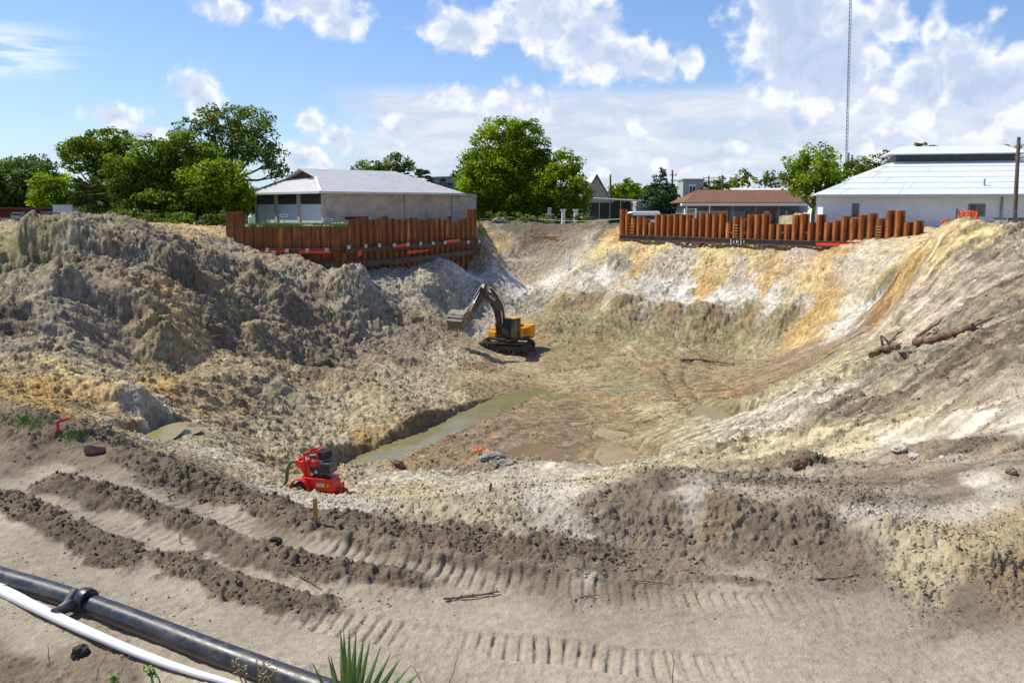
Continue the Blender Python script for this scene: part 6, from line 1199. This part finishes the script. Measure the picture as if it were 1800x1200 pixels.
# barrier boards down in the gap
for i, (x0, y0, x1, y1, m_, lab) in enumerate([(955, 418, 985, 419, 'red', 'red barrier board lying in the shaded gap'), (985, 419, 1000, 418, 'white', 'white end piece beside the red barrier board'), (930, 417, 1000, 426, 'wood', 'long pale timber lying across the shaded gap'), (1062, 395, 1090, 399, 'bolt', 'bleached board at the left foot of the orange wall'), (1066, 401, 1090, 401, 'bolt', 'lower bleached board at the left foot of the orange wall')]):
    a = hit(x0, y0, 60); b_ = hit(x1, y1, 60); ym = (a.y + b_.y) / 2; a = P(x0, y0, ym); b_ = P(x1, y1, ym); mb = MB(); mb.bar((0, 0, 0), b_ - a, .08, .18); o = mb.build('board', M[m_ if m_ != 'red' else 'pumpred']); o.location = a + Vector((0, -.3, .1)); tag(o, lab, 'board')
# line strung across the gap and another at the right
def line(a, b_, sag, label, m_='string', r_=.03):
    pts_ = [a.lerp(b_, t) + Vector((0, 0, -sag * 4 * t * (1 - t))) for t in np.linspace(0, 1, 14)]; o = MB().tube([p - a for p in pts_], r_, 5).build('rope', M[m_]); o.location = a; tag(o, label, 'rope')
line(P(948, 385, 112), P(1090, 384.5, 101), .25, 'yellow green line strung across the gap between the walls'); line(P(1725, 403, 62), P(1830, 384, 58), .15, 'yellow green line running up to the right edge of the picture')
# orange netting at the right behind the yellow sand
def net(x0, x1, Y, y0, y1, label, seed, slack=0.5, m_='orange'):
    a = P(x0, y1, Y); b_ = P(x1, y1, Y); h_ = (y1 - y0) / F * Y; rg = random.Random(seed); nx, nz = 34, 10; o = thing('safety_net', (a.x, Y, a.z), 0, label, 'safety net'); vs = []; mb = MB()
    for i in range(nx + 1):
        for j in range(nz + 1):
            u = i / nx; v = j / nz; top = h_ * (.45 + .55 * abs(math.sin(u * 5 + seed)) if slack else 1); vs.append(Vector(((b_.x - a.x) * u, .35 * math.sin(u * 17 + v * 3) + rg.uniform(-.06, .06), -.2 + (top + .2) * v + rg.uniform(-.04, .04))))
    for i in range(nx + 1):
        for j in range(nz):
            mb.bar(vs[i * (nz + 1) + j], vs[i * (nz + 1) + j + 1], .03, .055)
    for j in range(nz + 1):
        for i in range(nx): mb.bar(vs[i * (nz + 1) + j], vs[(i + 1) * (nz + 1) + j], .03, .055)
    mb.build('netting', M[m_], o); return o
net(1657, 1702, 64, 386, 404, 'heap of orange netting just behind the yellow sand top', 1); net(1696, 1745, 65, 393, 409, 'low slumped orange netting right of the netting heap', 2); net(1742, 1776, 64, 396, 408, 'orange netting end below the white wall corner', 3)
n4 = net(1683, 1717, 72, 372, 396, 'faded netting stretched between two dark posts under the window', 4, 0)
for px, lab in ((1680, 'a'), (1717, 'b')):
    c = P(px, 398, 72) ; MB().tube([(c.x - n4.location.x, 0, -.3), (c.x - n4.location.x, 0, 1.35)], .08, 8).build('post', M['pole'], n4)
mesh_fence(1772, 1900, 66, 372, 'mesh fence with dark screen at the right edge', zb=1.3)
c = P(1772, 398, 66); o = thing('skip', (c.x + .2, 66.4, 1.5), 0, 'dark grey site container behind the mesh fence at the right edge', 'container'); MB().bb((0, 0, 0), (5, 2, 1.6)).build('box_body', M['grey'], o); MB().bb((-.04, -.04, 1.6), (5.04, 2.04, 1.7)).build('lid', M['engine'], o)
# ------------------------------------------------------------------ grass and scattered clods (uncountable)
def tufts(name, spots, n, hh, m_, label, seed, per=7):
    rg = np.random.default_rng(seed); V = []; 
    for (x, y, z) in spots:
        for _ in range(per):
            a = rg.uniform(0, 6.28); l = hh * rg.uniform(.4, 1.1); dx, dy = math.cos(a) * l * .5, math.sin(a) * l * .5; w_ = hh * .09; V += [(x - w_, y, z - .03), (x + w_, y, z - .03), (x + dx, y + dy, z + l)]
    me = bpy.data.meshes.new(name); me.from_pydata(V, [], [(i, i + 1, i + 2) for i in range(0, len(V), 3)]); me.materials.append(m_); o = bpy.data.objects.new(name, me); COL.objects.link(o); tag(o, label, 'grass', kind='stuff')
rg = random.Random(8); sp_ = []
for _ in range(1500):
    px = rg.uniform(436, 625); Y = 84.5 + rg.random() ** 2 * 8; c = P(px, 398, Y); sp_.append((c.x, Y, 1.85 + .1 * rg.random()))
tufts('grass', sp_, 0, .55, M['greenweed'], 'bright green weeds growing behind the low left pile wall', 1)
sp_ = []
for _ in range(700):
    px = rg.uniform(840, 930); c = P(px, 399, rg.uniform(101, 112)); z = H(c.x, c.y); sp_.append((c.x, c.y, z)) if z > .6 else None
for _ in range(500):
    px = rg.uniform(1700, 1790); c = P(px, 399, rg.uniform(66, 78)); sp_.append((c.x, c.y, H(c.x, c.y)))
tufts('grass', sp_, 0, .4, M['greenweed'], 'short grass on the rim of the pit', 2)
sp_ = []
for _ in range(420):
    c = hit(rg.gauss(35, 28), rg.gauss(742, 7)); sp_.append((c.x, c.y, H(c.x, c.y))) if c.y < 20 else None
for _ in range(160):
    c = hit(rg.gauss(130, 12), rg.gauss(768, 4)); sp_.append((c.x, c.y, H(c.x, c.y))) if c.y < 20 else None
tufts('grass', sp_, 0, .055, M['greenweed'], 'fresh grass on the dark mound at the left rim', 3)
# loose clods of soil lying everywhere
rgn = np.random.default_rng(21); N = 130000
u = rgn.uniform(-.66, .66, N); Yc = np.exp(rgn.uniform(math.log(8.0), math.log(100), N)); 
li = np.interp(np.log(Yc + 2), _ly, np.arange(NR)).astype(int); Xc = u * Yc; lj = np.clip(np.interp(Xc / (Yc + 2), uu[16:16 + NC], np.arange(NC)) + 16, 0, len(uu) - 2).astype(int)
am = Ag[li, lj]; cn_ = fbm(Xc, Yc, 2.2, 3, .6, 120); keep = rgn.random(N) < np.clip((am - .12) * 1.1, 0.08, 1) * np.clip(.35 + 3.0 * cn_ + .6 * (Yc < 14), .05, 1); li, lj, Xc, Yc, am = li[keep], lj[keep], Xc[keep], Yc[keep], am[keep]
n = len(Xc); zc_ = Zg[li, lj]; cc_ = Cg[li, lj]
r_ = np.clip(rgn.lognormal(0, .55, n), .4, 2.3) * (.0045 + .00085 * Yc) * (.6 + .5 * np.clip(am, 0, 1)); r_ = np.minimum(r_, .14)
ico = bmesh.new(); bmesh.ops.create_icosphere(ico, subdivisions=1, radius=1); iv = np.array([v.co[:] for v in ico.verts]); iff = np.array([[v.index for v in f.verts] for f in ico.faces]); ico.free(); nv = len(iv)
q = rgn.normal(size=(n, 4)); q /= np.linalg.norm(q, axis=1)[:, None]; w_, x_, y_, z_ = q.T
Rm = np.stack([1 - 2 * (y_ ** 2 + z_ ** 2), 2 * (x_ * y_ - z_ * w_), 2 * (x_ * z_ + y_ * w_), 2 * (x_ * y_ + z_ * w_), 1 - 2 * (x_ ** 2 + z_ ** 2), 2 * (y_ * z_ - x_ * w_), 2 * (x_ * z_ - y_ * w_), 2 * (y_ * z_ + x_ * w_), 1 - 2 * (x_ ** 2 + y_ ** 2)], -1).reshape(n, 3, 3)
lo = iv[None] * rgn.uniform(.55, 1.35, (n, nv, 1)) * np.array([1.3, 1, .6]); V = np.einsum('nij,nvj->nvi', Rm, lo) * r_[:, None, None] + np.stack([Xc, Yc, zc_ + r_ * .05], -1)[:, None]
fcs = (iff[None] + (np.arange(n) * nv)[:, None, None]).reshape(-1, 3); me = bpy.data.meshes.new('clods'); me.vertices.add(n * nv); me.vertices.foreach_set('co', V.astype(np.float32).ravel()); me.loops.add(fcs.size); me.loops.foreach_set('vertex_index', fcs.astype(np.int32).ravel())
me.polygons.add(len(fcs)); me.polygons.foreach_set('loop_start', np.arange(0, fcs.size, 3, dtype=np.int32)); me.update(calc_edges=True)
at = me.color_attributes.new('soil', 'FLOAT_COLOR', 'POINT'); c4 = np.ones((n, nv, 4), np.float32); c4[..., :3] = (cc_ * rgn.uniform(.85, 1.35, (n, 1)))[:, None]; at.data.foreach_set('color', c4.ravel()); me.materials.append(ms)
o = bpy.data.objects.new('clods', me); COL.objects.link(o); tag(o, 'loose clods of soil strewn over the diggings', 'soil clods', kind='stuff')
# ------------------------------------------------------------------ shared group phrases for repeats
GR = dict(tree='trees standing around the pit', palm_tree='palms among the trees', sheet_pile_wall='sheet pile retaining walls', building='buildings around the pit', utility_pole='poles along the street', pipe='plastic pipes in front', rock='loose rocks and big clods', log='logs and branches on the slopes',
          branch='dead sticks on the sand', stake='stakes and pegs', board='boards left in the gap', rope='lines strung along the rim', safety_net='orange safety netting', sign='small signs by the block building', pillar='white street pillars', weed='weeds at the front edge', fence='fences around the site', shrub='low bushes along the rim')
for o in list(bpy.data.objects):
    if o.parent is None and o.get('category') and o.name.split('.')[0] in GR: o['group'] = GR[o.name.split('.')[0]]
